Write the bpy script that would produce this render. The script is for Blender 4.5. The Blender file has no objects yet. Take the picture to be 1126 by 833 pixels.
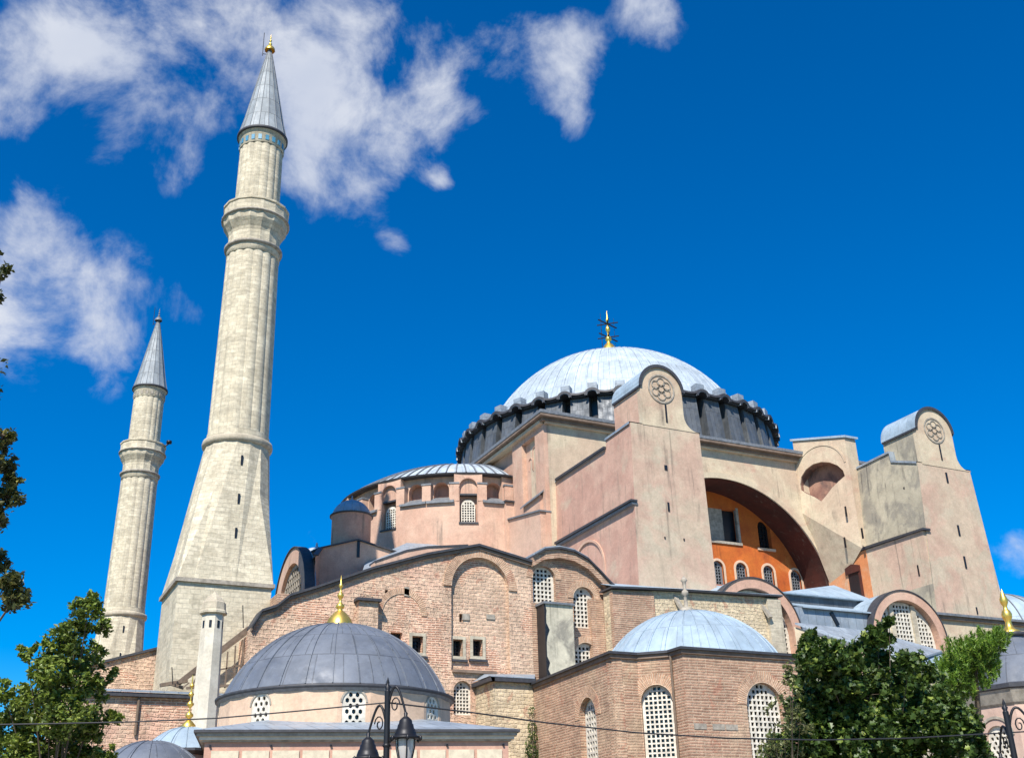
import bpy, bmesh, math, random
from mathutils import Vector, Matrix
from mathutils.geometry import tessellate_polygon
PI = math.pi
rad = math.radians
S = bpy.context.scene
random.seed(7)

# ------------------------------------------------------------------ camera
CAM = Vector((-62.91, -100.70, 1.10))
ROWS = ((0.900684523, -0.433747845, -0.025103715),      # right
        (0.156133723, 0.377051654, -0.912937189),       # down
        (0.405449936, 0.818348861, 0.407327255))        # forward
FPX = 1207.36
cd = bpy.data.cameras.new('camera')
cd.sensor_width = 36.0
cd.lens = FPX / 1126 * 36
cd.clip_start = 0.1
cd.clip_end = 9000
co = bpy.data.objects.new('camera', cd)
S.collection.objects.link(co)
m = Matrix.Identity(4)
for i in range(3):
    m[i][0] = ROWS[0][i]
    m[i][1] = -ROWS[1][i]
    m[i][2] = -ROWS[2][i]
    m[i][3] = CAM[i]
co.matrix_world = m
S.camera = co
S.render.resolution_x = 1024
S.render.resolution_y = 757

# ------------------------------------------------------------------ light
SUN_AZ, SUN_EL = 221.0, 47.0
sd = bpy.data.lights.new('sun', 'SUN')
sd.energy = 5.0
sd.angle = rad(0.5)
sd.color = (1.0, 0.945, 0.87)
so = bpy.data.objects.new('sun', sd)
S.collection.objects.link(so)
tosun = Vector((math.sin(rad(SUN_AZ)) * math.cos(rad(SUN_EL)), math.cos(rad(SUN_AZ)) * math.cos(rad(SUN_EL)), math.sin(rad(SUN_EL))))
so.rotation_euler = tosun.to_track_quat('Z', 'Y').to_euler()
so.location = tosun * 300
S.view_settings.view_transform = 'Standard'
S.view_settings.look = 'None'
S.view_settings.exposure = 0.5
S.view_settings.gamma = 1.0


def raydir(u, v):
    q = (u - 563.0, v - 416.5, FPX)
    return Vector([sum(ROWS[k][i] * q[k] for k in range(3)) for i in range(3)])


def P(u, v, ax, val):
    """point of the wall plane x/y/z = val seen in that direction"""
    r = raydir(u, v)
    i = 'xyz'.index(ax)
    return CAM + r * ((val - CAM[i]) / r[i])


def PD(u, v, depth):
    return CAM + raydir(u, v) * (depth / FPX)


# world: blue sky with broken cloud
W = bpy.data.worlds.new('World')
S.world = W
W.use_nodes = True
nt = W.node_tree
N = nt.nodes
Lk = nt.links
N.clear()
out = N.new('ShaderNodeOutputWorld')
bg = N.new('ShaderNodeBackground')
Lk.new(bg.outputs[0], out.inputs[0])
sky = N.new('ShaderNodeTexSky')
sky.sky_type = 'NISHITA'
sky.sun_disc = False
sky.sun_elevation = rad(SUN_EL)
sky.sun_rotation = rad(SUN_AZ)
sky.air_density = 1.0
sky.dust_density = 0.3
sky.ozone_density = 3.0
hs = N.new('ShaderNodeHueSaturation')
hs.inputs['Saturation'].default_value = 1.75
hs.inputs['Value'].default_value = 1.0
Lk.new(sky.outputs[0], hs.inputs['Color'])
tc = N.new('ShaderNodeTexCoord')
SKY_STRENGTH = 0.075
bg.inputs[1].default_value = SKY_STRENGTH


def wmath(op, a, b=None, c=None, clamp=False):
    n = N.new('ShaderNodeMath')
    n.operation = op
    n.use_clamp = clamp
    for i, x in enumerate((a, b, c)):
        if x is None:
            continue
        if isinstance(x, (int, float)):
            n.inputs[i].default_value = x
        else:
            Lk.new(x, n.inputs[i])
    return n.outputs[0]


nrm = N.new('ShaderNodeVectorMath')
nrm.operation = 'NORMALIZE'
Lk.new(tc.outputs['Generated'], nrm.inputs[0])
CL = [(65, 45, 75, 1.0), (-10, 60, 60, .8), (25, 125, 34, .3), (150, 95, 58, .8), (235, 130, 50, .75), (275, 25, 55, .7), (340, 60, 62, .9),
      (330, 130, 52, .8), (405, 112, 50, .75), (475, 110, 48, 1.1), (520, 130, 30, .7), (430, 160, 35, .7), (360, 195, 50, .9), (405, 215, 32, .7),
      (440, 25, 50, .55), (520, 50, 40, .5), (605, 45, 45, .95), (640, 55, 36, .8), (618, 105, 36, .8), (630, 135, 20, .5),
      (700, 5, 45, .75), (730, 28, 25, .6), (425, 260, 15, .6), (440, 268, 15, .7), (476, 193, 16, .8), (489, 199, 13, .8), (35, 265, 52, 1.0), (70, 330, 66, 1.15), (15, 345, 60, .95), (115, 385, 45, .7),
      (135, 310, 38, .6), (200, 335, 32, .6), (215, 350, 22, .4), (25, 228, 30, .5), (115, 165, 26, .35), (345, 585, 26, .42), (1112, 606, 34, .62), (60, 645, 30, .25), (860, 5, 30, .2),
      (200, 185, 40, .5), (300, 190, 40, .6), (560, 90, 30, .4), (395, 20, 45, .6), (190, 30, 40, .4)]
acc = None
for (u, v, r, a) in CL:
    d = raydir(u, v).normalized()
    dn = N.new('ShaderNodeVectorMath')
    dn.operation = 'DOT_PRODUCT'
    Lk.new(nrm.outputs[0], dn.inputs[0])
    dn.inputs[1].default_value = d
    sg = 0.62 * r / FPX
    x = wmath('MAXIMUM', dn.outputs['Value'], 0.0)
    x = wmath('POWER', x, 1.0 / (sg * sg))
    acc = wmath('MULTIPLY', x, a) if acc is None else wmath('MULTIPLY_ADD', x, a, acc)
no = N.new('ShaderNodeTexNoise')
no.inputs['Scale'].default_value = 11.0
no.inputs['Detail'].default_value = 9.0
no.inputs['Roughness'].default_value = 0.62
no.inputs['Distortion'].default_value = 0.25
Lk.new(nrm.outputs[0], no.inputs['Vector'])
# density = smooth(acc + (noise-.5)*k)
nn = wmath('SUBTRACT', no.outputs['Fac'], 0.5)
nn = wmath('MULTIPLY', nn, 4.2)
accm = wmath('MINIMUM', acc, 1.25)
gate = wmath('MULTIPLY', accm, 3.0, clamp=True)
nn = wmath('MULTIPLY', nn, gate)
dens = wmath('ADD', accm, nn)
mr = N.new('ShaderNodeMapRange')
mr.interpolation_type = 'SMOOTHSTEP'
mr.inputs['From Min'].default_value = 0.32
mr.inputs['From Max'].default_value = 1.75
mr.inputs['To Max'].default_value = 0.93
Lk.new(dens, mr.inputs['Value'])
no2 = N.new('ShaderNodeTexNoise')
no2.inputs['Scale'].default_value = 7.0
no2.inputs['Detail'].default_value = 4.0
Lk.new(nrm.outputs[0], no2.inputs['Vector'])
cr = N.new('ShaderNodeValToRGB')
cr.color_ramp.elements[0].position = 0.3
cr.color_ramp.elements[0].color = (5.3, 5.9, 7.3, 1)
cr.color_ramp.elements[1].position = 0.7
cr.color_ramp.elements[1].color = (8.3, 8.5, 8.9, 1)
Lk.new(no2.outputs['Fac'], cr.inputs['Fac'])
tint = N.new('ShaderNodeMixRGB')
tint.blend_type = 'MULTIPLY'
tint.inputs[0].default_value = 1.0
tint.inputs[2].default_value = (0.66, 1.24, 1.47, 1)
Lk.new(hs.outputs[0], tint.inputs[1])
mx = N.new('ShaderNodeMixRGB')
Lk.new(mr.outputs[0], mx.inputs[0])
Lk.new(tint.outputs[0], mx.inputs[1])
Lk.new(cr.outputs[0], mx.inputs[2])
Lk.new(mx.outputs[0], bg.inputs[0])

# ------------------------------------------------------------------ materials


class NT:
    def __init__(s, name, rough=0.85, metallic=0.0):
        s.m = bpy.data.materials.new(name)
        s.m.use_nodes = True
        s.t = s.m.node_tree
        s.b = s.t.nodes['Principled BSDF']
        s.b.inputs['Roughness'].default_value = rough
        s.b.inputs['Metallic'].default_value = metallic
        g = s.t.nodes.new('ShaderNodeNewGeometry')
        s.geo = g
        s.pos = g.outputs['Position']

    def set(s, inp, x):
        if isinstance(x, (int, float)):
            inp.default_value = x
        elif isinstance(x, (tuple, list)):
            inp.default_value = tuple(x) + (1,) if len(x) == 3 and inp.type == 'RGBA' else x
        else:
            s.t.links.new(x, inp)

    def scale(s, vec, sc):
        n = s.t.nodes.new('ShaderNodeVectorMath')
        n.operation = 'MULTIPLY'
        s.t.links.new(vec, n.inputs[0])
        n.inputs[1].default_value = sc
        return n.outputs[0]

    def noise(s, sc, detail=5, rough=0.6, vec=None, squash=None, dist=0.0):
        n = s.t.nodes.new('ShaderNodeTexNoise')
        n.inputs['Scale'].default_value = sc
        n.inputs['Detail'].default_value = detail
        n.inputs['Roughness'].default_value = rough
        n.inputs['Distortion'].default_value = dist
        v = vec or s.pos
        if squash:
            v = s.scale(v, squash)
        s.t.links.new(v, n.inputs['Vector'])
        return n.outputs['Fac']

    def ramp(s, f, a, b, lo=0.0, hi=1.0):
        n = s.t.nodes.new('ShaderNodeMapRange')
        n.inputs['From Min'].default_value = a
        n.inputs['From Max'].default_value = b
        n.inputs['To Min'].default_value = lo
        n.inputs['To Max'].default_value = hi
        n.interpolation_type = 'SMOOTHSTEP'
        s.set(n.inputs['Value'], f)
        return n.outputs[0]

    def mul(s, a, b):
        n = s.t.nodes.new('ShaderNodeMath')
        n.operation = 'MULTIPLY'
        s.set(n.inputs[0], a)
        s.set(n.inputs[1], b)
        return n.outputs[0]

    def mix(s, f, a, b, mode='MIX'):
        n = s.t.nodes.new('ShaderNodeMixRGB')
        n.blend_type = mode
        s.set(n.inputs[0], f)
        s.set(n.inputs[1], a)
        s.set(n.inputs[2], b)
        return n.outputs[0]

    def uv(s):
        n = s.t.nodes.new('ShaderNodeUVMap')
        n.uv_map = 'UV'
        return n.outputs[0]

    def bump(s, h, strength=0.3, dist=0.05):
        n = s.t.nodes.new('ShaderNodeBump')
        n.inputs['Strength'].default_value = strength
        n.inputs['Distance'].default_value = dist
        s.set(n.inputs['Height'], h)
        s.t.links.new(n.outputs[0], s.b.inputs['Normal'])

    def brick(s, w, h, mort, c1, c2, cm, vec=None, off=0.5, bias=0.0, smooth=0.1):
        n = s.t.nodes.new('ShaderNodeTexBrick')
        n.inputs['Scale'].default_value = 1.0
        n.inputs['Brick Width'].default_value = w
        n.inputs['Row Height'].default_value = h
        n.inputs['Mortar Size'].default_value = mort
        n.inputs['Mortar Smooth'].default_value = smooth
        n.inputs['Bias'].default_value = bias
        n.offset = off
        s.set(n.inputs['Color1'], c1)
        s.set(n.inputs['Color2'], c2)
        s.set(n.inputs['Mortar'], cm)
        s.t.links.new(vec or s.uv(), n.inputs['Vector'])
        return n.outputs['Color'], n.outputs['Fac']

    def warp(s, vec, sc, amt):
        n = s.t.nodes.new('ShaderNodeTexNoise')
        n.inputs['Scale'].default_value = sc
        n.inputs['Detail'].default_value = 3
        s.t.links.new(s.pos, n.inputs['Vector'])
        a = s.t.nodes.new('ShaderNodeVectorMath')
        a.operation = 'SUBTRACT'
        s.t.links.new(n.outputs['Color'], a.inputs[0])
        a.inputs[1].default_value = (.5, .5, .5)
        b = s.t.nodes.new('ShaderNodeVectorMath')
        b.operation = 'MULTIPLY_ADD'
        s.t.links.new(a.outputs[0], b.inputs[0])
        b.inputs[1].default_value = (amt, amt, 0)
        s.t.links.new(vec, b.inputs[2])
        return b.outputs[0]

    def done(s, col):
        s.set(s.b.inputs['Base Color'], col)
        return s.m


def plaster(name, c1, c2, patch=None, stain=(0.16, 0.13, 0.10), samt=0.45, patch_lo=0.55, seed=0.0):
    k = NT(name, 0.92)
    base = k.mix(k.ramp(k.noise(0.22 + seed, 6, 0.65, dist=0.5), 0.40, 0.60), c1, c2)
    if patch:
        base = k.mix(k.ramp(k.noise(0.35 + seed, 6, 0.65, dist=0.6), patch_lo, patch_lo + 0.14, 0, 0.8), base, patch)
    streak = k.ramp(k.noise(1.0, 5, 0.65, squash=(1.3, 1.3, 0.11)), 0.52, 0.80)
    blot = k.ramp(k.noise(0.3, 6, 0.7), 0.42, 0.66)
    base = k.mix(k.mul(k.mul(streak, blot), samt * 1.6), base, stain)
    crack = k.ramp(k.noise(2.3, 8, 0.75), 0.60, 0.72, 0, samt * 0.6)
    base = k.mix(crack, base, stain)
    fine = k.noise(7.0, 8, 0.7)
    base = k.mix(0.22, base, k.ramp(fine, 0.3, 0.7, 0.55, 1.35), 'MULTIPLY')
    flake = k.ramp(k.noise(0.62 + seed, 7, 0.7, dist=0.9), 0.665, 0.69, 0, 0.55 * min(1, samt * 1.8))
    base = k.mix(flake, base, tuple(min(1, x * 1.18) for x in c2))
    # rain runs and grime, broken up by a mid-scale noise
    run = k.ramp(k.noise(2.6, 4, 0.6, squash=(1.0, 1.0, 0.05)), 0.55, 0.75)
    base = k.mix(k.mul(k.mul(run, k.ramp(k.noise(0.16, 4, 0.6), 0.45, 0.62)), samt * 1.3), base, stain)
    base = k.mix(0.35, base, k.ramp(k.noise(0.9, 8, 0.75), 0.3, 0.7, 0.62, 1.28), 'MULTIPLY')
    k.bump(k.noise(2.2, 7, 0.7), 0.22, 0.05)
    return k.done(base)


def brickwork(name, c1, c2, cm, w=0.36, h=0.13, mort=0.035, rubble=0.0, stonec=(0.42, 0.33, 0.23), light=None, vary=0.5):
    k = NT(name, 0.95)
    uv = k.warp(k.uv(), 0.9, 0.10)
    col, fac = k.brick(w, h, mort, c1, c2, cm, vec=uv, smooth=0.4)
    big, bf = k.brick(0.42, 0.24, 0.05, stonec, tuple(x * 0.75 for x in stonec), cm, vec=k.warp(k.uv(), 1.6, 0.30), smooth=0.5)
    if rubble > 0:
        sel = k.ramp(k.noise(0.28, 5, 0.65), 0.62 - rubble * 0.3, 0.68 - rubble * 0.3)
        col = k.mix(sel, col, big)
        fac = k.mix(sel, fac, bf)
    if light:
        col = k.mix(k.ramp(k.noise(0.17, 5, 0.7, dist=0.5), 0.5, 0.66, 0, 0.65), col, light)
    col = k.mix(vary, col, k.ramp(k.noise(0.5, 7, 0.7), 0.3, 0.7, 0.55, 1.4), 'MULTIPLY')
    col = k.mix(0.5, col, k.ramp(k.noise(3.4, 8, 0.75), 0.3, 0.7, 0.5, 1.5), 'MULTIPLY')
    st = k.ramp(k.noise(0.8, 5, 0.7, squash=(1, 1, 0.15)), 0.58, 0.75, 0, 0.45)
    col = k.mix(st, col, (0.14, 0.10, 0.07))
    red = k.ramp(k.noise(0.33 + w, 4, 0.6, dist=1.0), 0.60, 0.66, 0, 0.5)
    col = k.mix(red, col, (0.42, 0.17, 0.105))
    grime = k.ramp(k.noise(0.55, 6, 0.75, dist=0.8), 0.60, 0.72, 0, 0.5)
    col = k.mix(grime, col, (0.20, 0.15, 0.105))
    inv = k.t.nodes.new('ShaderNodeMath')
    inv.operation = 'MULTIPLY_ADD'
    k.set(inv.inputs[0], fac)
    inv.inputs[1].default_value = -0.7
    k.set(inv.inputs[2], k.noise(3.0, 8, 0.75))
    k.bump(inv.outputs[0], 0.9, 0.09)
    return k.done(col)


def ashlar(name, c1, c2, w=0.9, h=0.42, dirt=0.5):
    # odd replaced blocks come from a second, coarser noise
    k = NT(name, 0.9)
    col, fac = k.brick(w, h, 0.010, c1, c2, tuple(x * 0.68 for x in c1), off=0.37, vec=k.warp(k.uv(), 1.0, 0.03))
    col = k.mix(0.5, col, k.ramp(k.noise(0.45, 6, 0.7), 0.3, 0.7, 0.7, 1.25), 'MULTIPLY')
    pt = k.ramp(k.noise(0.8, 3, 0.5, squash=(1, 1, 2.2)), 0.56, 0.60, 0, 0.45)
    col = k.mix(pt, col, tuple(x * 0.74 for x in c2))
    col = k.mix(0.4, col, k.ramp(k.noise(1.6, 6, 0.7, squash=(1, 1, 3.0)), 0.3, 0.7, 0.65, 1.3), 'MULTIPLY')
    st = k.ramp(k.noise(0.9, 6, 0.7, squash=(1.6, 1.6, 0.14)), 0.5, 0.74, 0, dirt)
    col = k.mix(st, col, tuple(x * 0.42 for x in c1))
    col = k.mix(0.3, col, k.ramp(k.noise(5.0, 8, 0.7), 0.3, 0.7, 0.6, 1.35), 'MULTIPLY')
    inv = k.t.nodes.new('ShaderNodeMath')
    inv.operation = 'MULTIPLY_ADD'
    k.set(inv.inputs[0], fac)
    inv.inputs[1].default_value = -0.5
    k.set(inv.inputs[2], k.noise(4.0, 7, 0.7))
    k.bump(inv.outputs[0], 0.5, 0.05)
    return k.done(col)


def lead(name, c1, c2, w=0.9, h=2.4, rough=0.5, seam=0.35, metallic=0.25, bloom=0.5):
    k = NT(name, rough, metallic)
    col, fac = k.brick(w, h, 0.03, c1, c2, tuple(x * seam for x in c1), off=0.5, smooth=0.3)
    col = k.mix(0.55, col, k.ramp(k.noise(0.6, 7, 0.7), 0.3, 0.7, 0.65, 1.35), 'MULTIPLY')
    st = k.ramp(k.noise(2.2, 6, 0.7), 0.5, 0.75, 0, bloom)
    col = k.mix(st, col, tuple(min(1, x * 1.45) for x in c1))
    r = k.ramp(k.noise(1.5, 5, 0.6), 0.3, 0.7, rough - 0.12, rough + 0.2)
    k.set(k.b.inputs['Roughness'], r)
    k.bump(k.mix(0.5, fac, k.noise(1.2, 5, 0.6)), 0.35, 0.05)
    return k.done(col)


def plain(name, c, rough=0.6, metallic=0.0, var=0.3, sc=4.0):
    k = NT(name, rough, metallic)
    n = k.noise(sc, 6, 0.65)
    col = k.mix(var, c, k.ramp(n, 0.3, 0.7, 0.5, 1.5), 'MULTIPLY')
    k.bump(n, 0.15, 0.02)
    return k.done(col)


def leafmat(name, ca, cb, cc):
    k = NT(name, 0.45)
    rnd = k.geo.outputs['Random Per Island']
    col = k.mix(k.ramp(rnd, 0.0, 0.8), ca, cb)
    col = k.mix(k.ramp(rnd, 0.90, 0.96), col, cc)
    col = k.mix(0.5, col, k.ramp(k.noise(1.1, 4, 0.6), 0.3, 0.7, 0.6, 1.4), 'MULTIPLY')
    k.set(k.b.inputs['Base Color'], col)
    tr = k.t.nodes.new('ShaderNodeBsdfTranslucent')
    k.t.links.new(col, tr.inputs['Color'])
    ms = k.t.nodes.new('ShaderNodeMixShader')
    ms.inputs[0].default_value = 0.28
    k.t.links.new(k.b.outputs[0], ms.inputs[1])
    k.t.links.new(tr.outputs[0], ms.inputs[2])
    k.t.links.new(ms.outputs[0], k.t.nodes['Material Output'].inputs['Surface'])
    return k.m


M_PINK = plaster('pink_plaster', (0.53, 0.32, 0.225), (0.58, 0.38, 0.27), (0.56, 0.44, 0.31), samt=0.8, patch_lo=0.6)
M_PINKW = plaster('rose_plaster', (0.48, 0.275, 0.20), (0.53, 0.33, 0.24), (0.50, 0.38, 0.27), samt=0.85, seed=0.03)
M_CREAMPINK = plaster('faded_pink_cream_plaster', (0.53, 0.41, 0.29), (0.51, 0.345, 0.25), (0.50, 0.42, 0.30), samt=0.75, patch_lo=0.5)
M_CREAM = plaster('cream_plaster', (0.58, 0.48, 0.33), (0.52, 0.39, 0.27), (0.50, 0.31, 0.22), samt=0.8, patch_lo=0.58)
M_STAINED = plaster('stained_grey_cream_plaster', (0.47, 0.41, 0.29), (0.40, 0.35, 0.25), (0.24, 0.215, 0.17), stain=(0.09, 0.08, 0.065), samt=1.0, patch_lo=0.46)
M_ORANGE = plaster('orange_plaster', (0.52, 0.13, 0.018), (0.44, 0.09, 0.014), (0.56, 0.20, 0.05), stain=(0.14, 0.035, 0.012), samt=0.8, patch_lo=0.58)
M_ORANGEPALE = plaster('washed_orange_plaster', (0.60, 0.22, 0.08), (0.54, 0.30, 0.17), (0.55, 0.40, 0.27), samt=0.3, patch_lo=0.5)
M_SOFFIT = plaster('shade_darkened_russet_plaster', (0.075, 0.014, 0.006), (0.045, 0.010, 0.005), (0.22, 0.07, 0.03), samt=0.7, patch_lo=0.68)  # russet taken near black: the great arch's deep shade is painted into it
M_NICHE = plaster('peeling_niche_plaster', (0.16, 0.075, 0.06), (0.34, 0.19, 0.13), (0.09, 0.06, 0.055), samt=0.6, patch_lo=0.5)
M_TURBE = plaster('peach_plaster', (0.62, 0.43, 0.29), (0.65, 0.46, 0.32), samt=0.15, seed=0.1)
M_PALEPINK = plaster('pale_mauve_plaster', (0.52, 0.36, 0.28), (0.55, 0.40, 0.31), samt=0.15, seed=0.1)
M_WHITEPL = plaster('white_plaster', (0.66, 0.60, 0.48), (0.60, 0.54, 0.42), samt=0.3)
M_CONC = plaster('mossy_render', (0.62, 0.55, 0.40), (0.50, 0.45, 0.33), (0.20, 0.18, 0.145), stain=(0.05, 0.045, 0.04), samt=0.8, patch_lo=0.5)
M_BRICK = brickwork('roman_brick', (0.50, 0.30, 0.195), (0.33, 0.18, 0.115), (0.50, 0.355, 0.24), w=1.1, h=0.15, mort=0.04, light=(0.58, 0.42, 0.27), vary=0.4)
M_BRICKF = brickwork('patched_brick_and_stone', (0.58, 0.30, 0.185), (0.44, 0.20, 0.125), (0.66, 0.45, 0.31), w=0.6, h=0.15, mort=0.05, rubble=0.6, stonec=(0.66, 0.47, 0.32), light=(0.66, 0.38, 0.27), vary=0.5)
M_RUBBLE = brickwork('pale_rubble_stone', (0.60, 0.42, 0.26), (0.50, 0.34, 0.20), (0.60, 0.48, 0.32), w=0.5, h=0.2, mort=0.05, rubble=1.3, stonec=(0.66, 0.53, 0.34), vary=0.4)
M_ARCHBRICK = brickwork('arch_brick', (0.56, 0.33, 0.20), (0.46, 0.25, 0.15), (0.60, 0.44, 0.30), w=0.14, h=0.9, mort=0.04, vary=0.3)
M_STONE = ashlar('minaret_limestone', (0.64, 0.565, 0.41), (0.53, 0.46, 0.325), w=0.62, h=0.31, dirt=0.6)
M_STONETRIM = ashlar('limestone_trim', (0.55, 0.48, 0.35), (0.48, 0.41, 0.30), w=1.2, h=0.5, dirt=0.6)
M_GREYTRIM = plain('grey_stone_trim', (0.33, 0.29, 0.23), 0.85, var=0.6, sc=3)
M_DOME = lead('main_dome_lead', (0.40, 0.455, 0.49), (0.36, 0.415, 0.455), w=0.75, h=3.4, rough=0.6, seam=0.62, metallic=0.0, bloom=0.22)
M_BLUELEAD = lead('blue_lead', (0.31, 0.385, 0.44), (0.27, 0.345, 0.40), w=1.1, h=3.0, rough=0.6, seam=0.65, metallic=0.0, bloom=0.3)
M_LEAD = lead('roof_lead', (0.30, 0.34, 0.37), (0.25, 0.29, 0.33), w=0.8, h=2.5, rough=0.5, seam=0.6, metallic=0.15)
M_DARKLEAD = lead('weathered_dark_lead', (0.12, 0.13, 0.14), (0.075, 0.083, 0.09), w=0.5, h=5.0, rough=0.55, seam=0.5, metallic=0.2)
M_SLATE = lead('tomb_dome_lead', (0.135, 0.15, 0.175), (0.115, 0.13, 0.155), w=1.25, h=1.5, rough=0.55, seam=0.55, metallic=0.05)
M_SPIRE = lead('spire_lead', (0.30, 0.325, 0.33), (0.25, 0.275, 0.285), w=0.9, h=1.6, rough=0.6, seam=0.45, metallic=0.0, bloom=0.3)
M_COPING = plain('black_lead_coping', (0.045, 0.045, 0.05), 0.6, var=0.5)
M_EDGE = plain('grey_lead_edge', (0.16, 0.17, 0.18), 0.55, var=0.5)
M_BROWNSOFFIT = plain('brown_cornice', (0.20, 0.14, 0.10), 0.85, var=0.5, sc=1.5)
M_GOLD = plain('gilded_copper', (0.90, 0.60, 0.13), 0.38, 0.85, var=0.2)
M_IRON = plain('black_iron', (0.018, 0.018, 0.02), 0.45, 0.4, var=0.3)
M_WIRE = plain('dark_cable', (0.02, 0.02, 0.022), 0.6)
M_GRILLE = plain('cream_plaster_grille', (0.62, 0.57, 0.47), 0.85, var=0.5, sc=2.5)
M_DARK = plain('dark_opening', (0.012, 0.013, 0.016), 0.35, var=0.3)
M_GLASS = plain('window_glass', (0.02, 0.025, 0.03), 0.12, var=0.3, sc=1.0)
M_SHUTTER = plain('cream_shutter', (0.58, 0.50, 0.36), 0.8)
M_TILE = plain('blue_glazed_tile', (0.08, 0.26, 0.38), 0.4)
M_WOOD = plain('weathered_timber', (0.16, 0.115, 0.08), 0.85, var=0.5)
M_BARK = plain('bark', (0.10, 0.075, 0.05), 0.95, var=0.6)
M_MAPLE = leafmat('maple_leaves', (0.025, 0.055, 0.009), (0.075, 0.125, 0.020), (0.26, 0.32, 0.055))
M_OAK = leafmat('oak_leaves', (0.07, 0.105, 0.014), (0.19, 0.25, 0.032), (0.38, 0.42, 0.08))
M_DRYLEAF = leafmat('sunburnt_leaves', (0.045, 0.058, 0.014), (0.11, 0.12, 0.025), (0.34, 0.30, 0.08))
M_OLIVE = leafmat('olive_leaves', (0.10, 0.12, 0.035), (0.17, 0.18, 0.06), (0.30, 0.29, 0.12))
M_PINE = leafmat('pine_needles', (0.075, 0.15, 0.016), (0.16, 0.27, 0.026), (0.32, 0.42, 0.06))
k = NT('frosted_lamp_glass', 0.35)
k.b.inputs['Transmission Weight'].default_value = 0.25
M_LAMPGLASS = k.done((0.55, 0.52, 0.48))
k = NT('paving_stone', 0.9)
c_, f_ = k.brick(0.8, 0.4, 0.015, (0.30, 0.27, 0.23), (0.25, 0.22, 0.19), (0.12, 0.11, 0.1), vec=k.pos)
M_PAVE = k.done(k.mix(0.4, c_, k.ramp(k.noise(1.0), 0.3, 0.7, 0.7, 1.3), 'MULTIPLY'))
k = NT('dry_lawn', 0.95)
M_GROUND = k.done(k.mix(k.ramp(k.noise(0.3), 0.35, 0.65), (0.06, 0.08, 0.03), (0.16, 0.13, 0.08)))

# ------------------------------------------------------------------ mesh helpers


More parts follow.
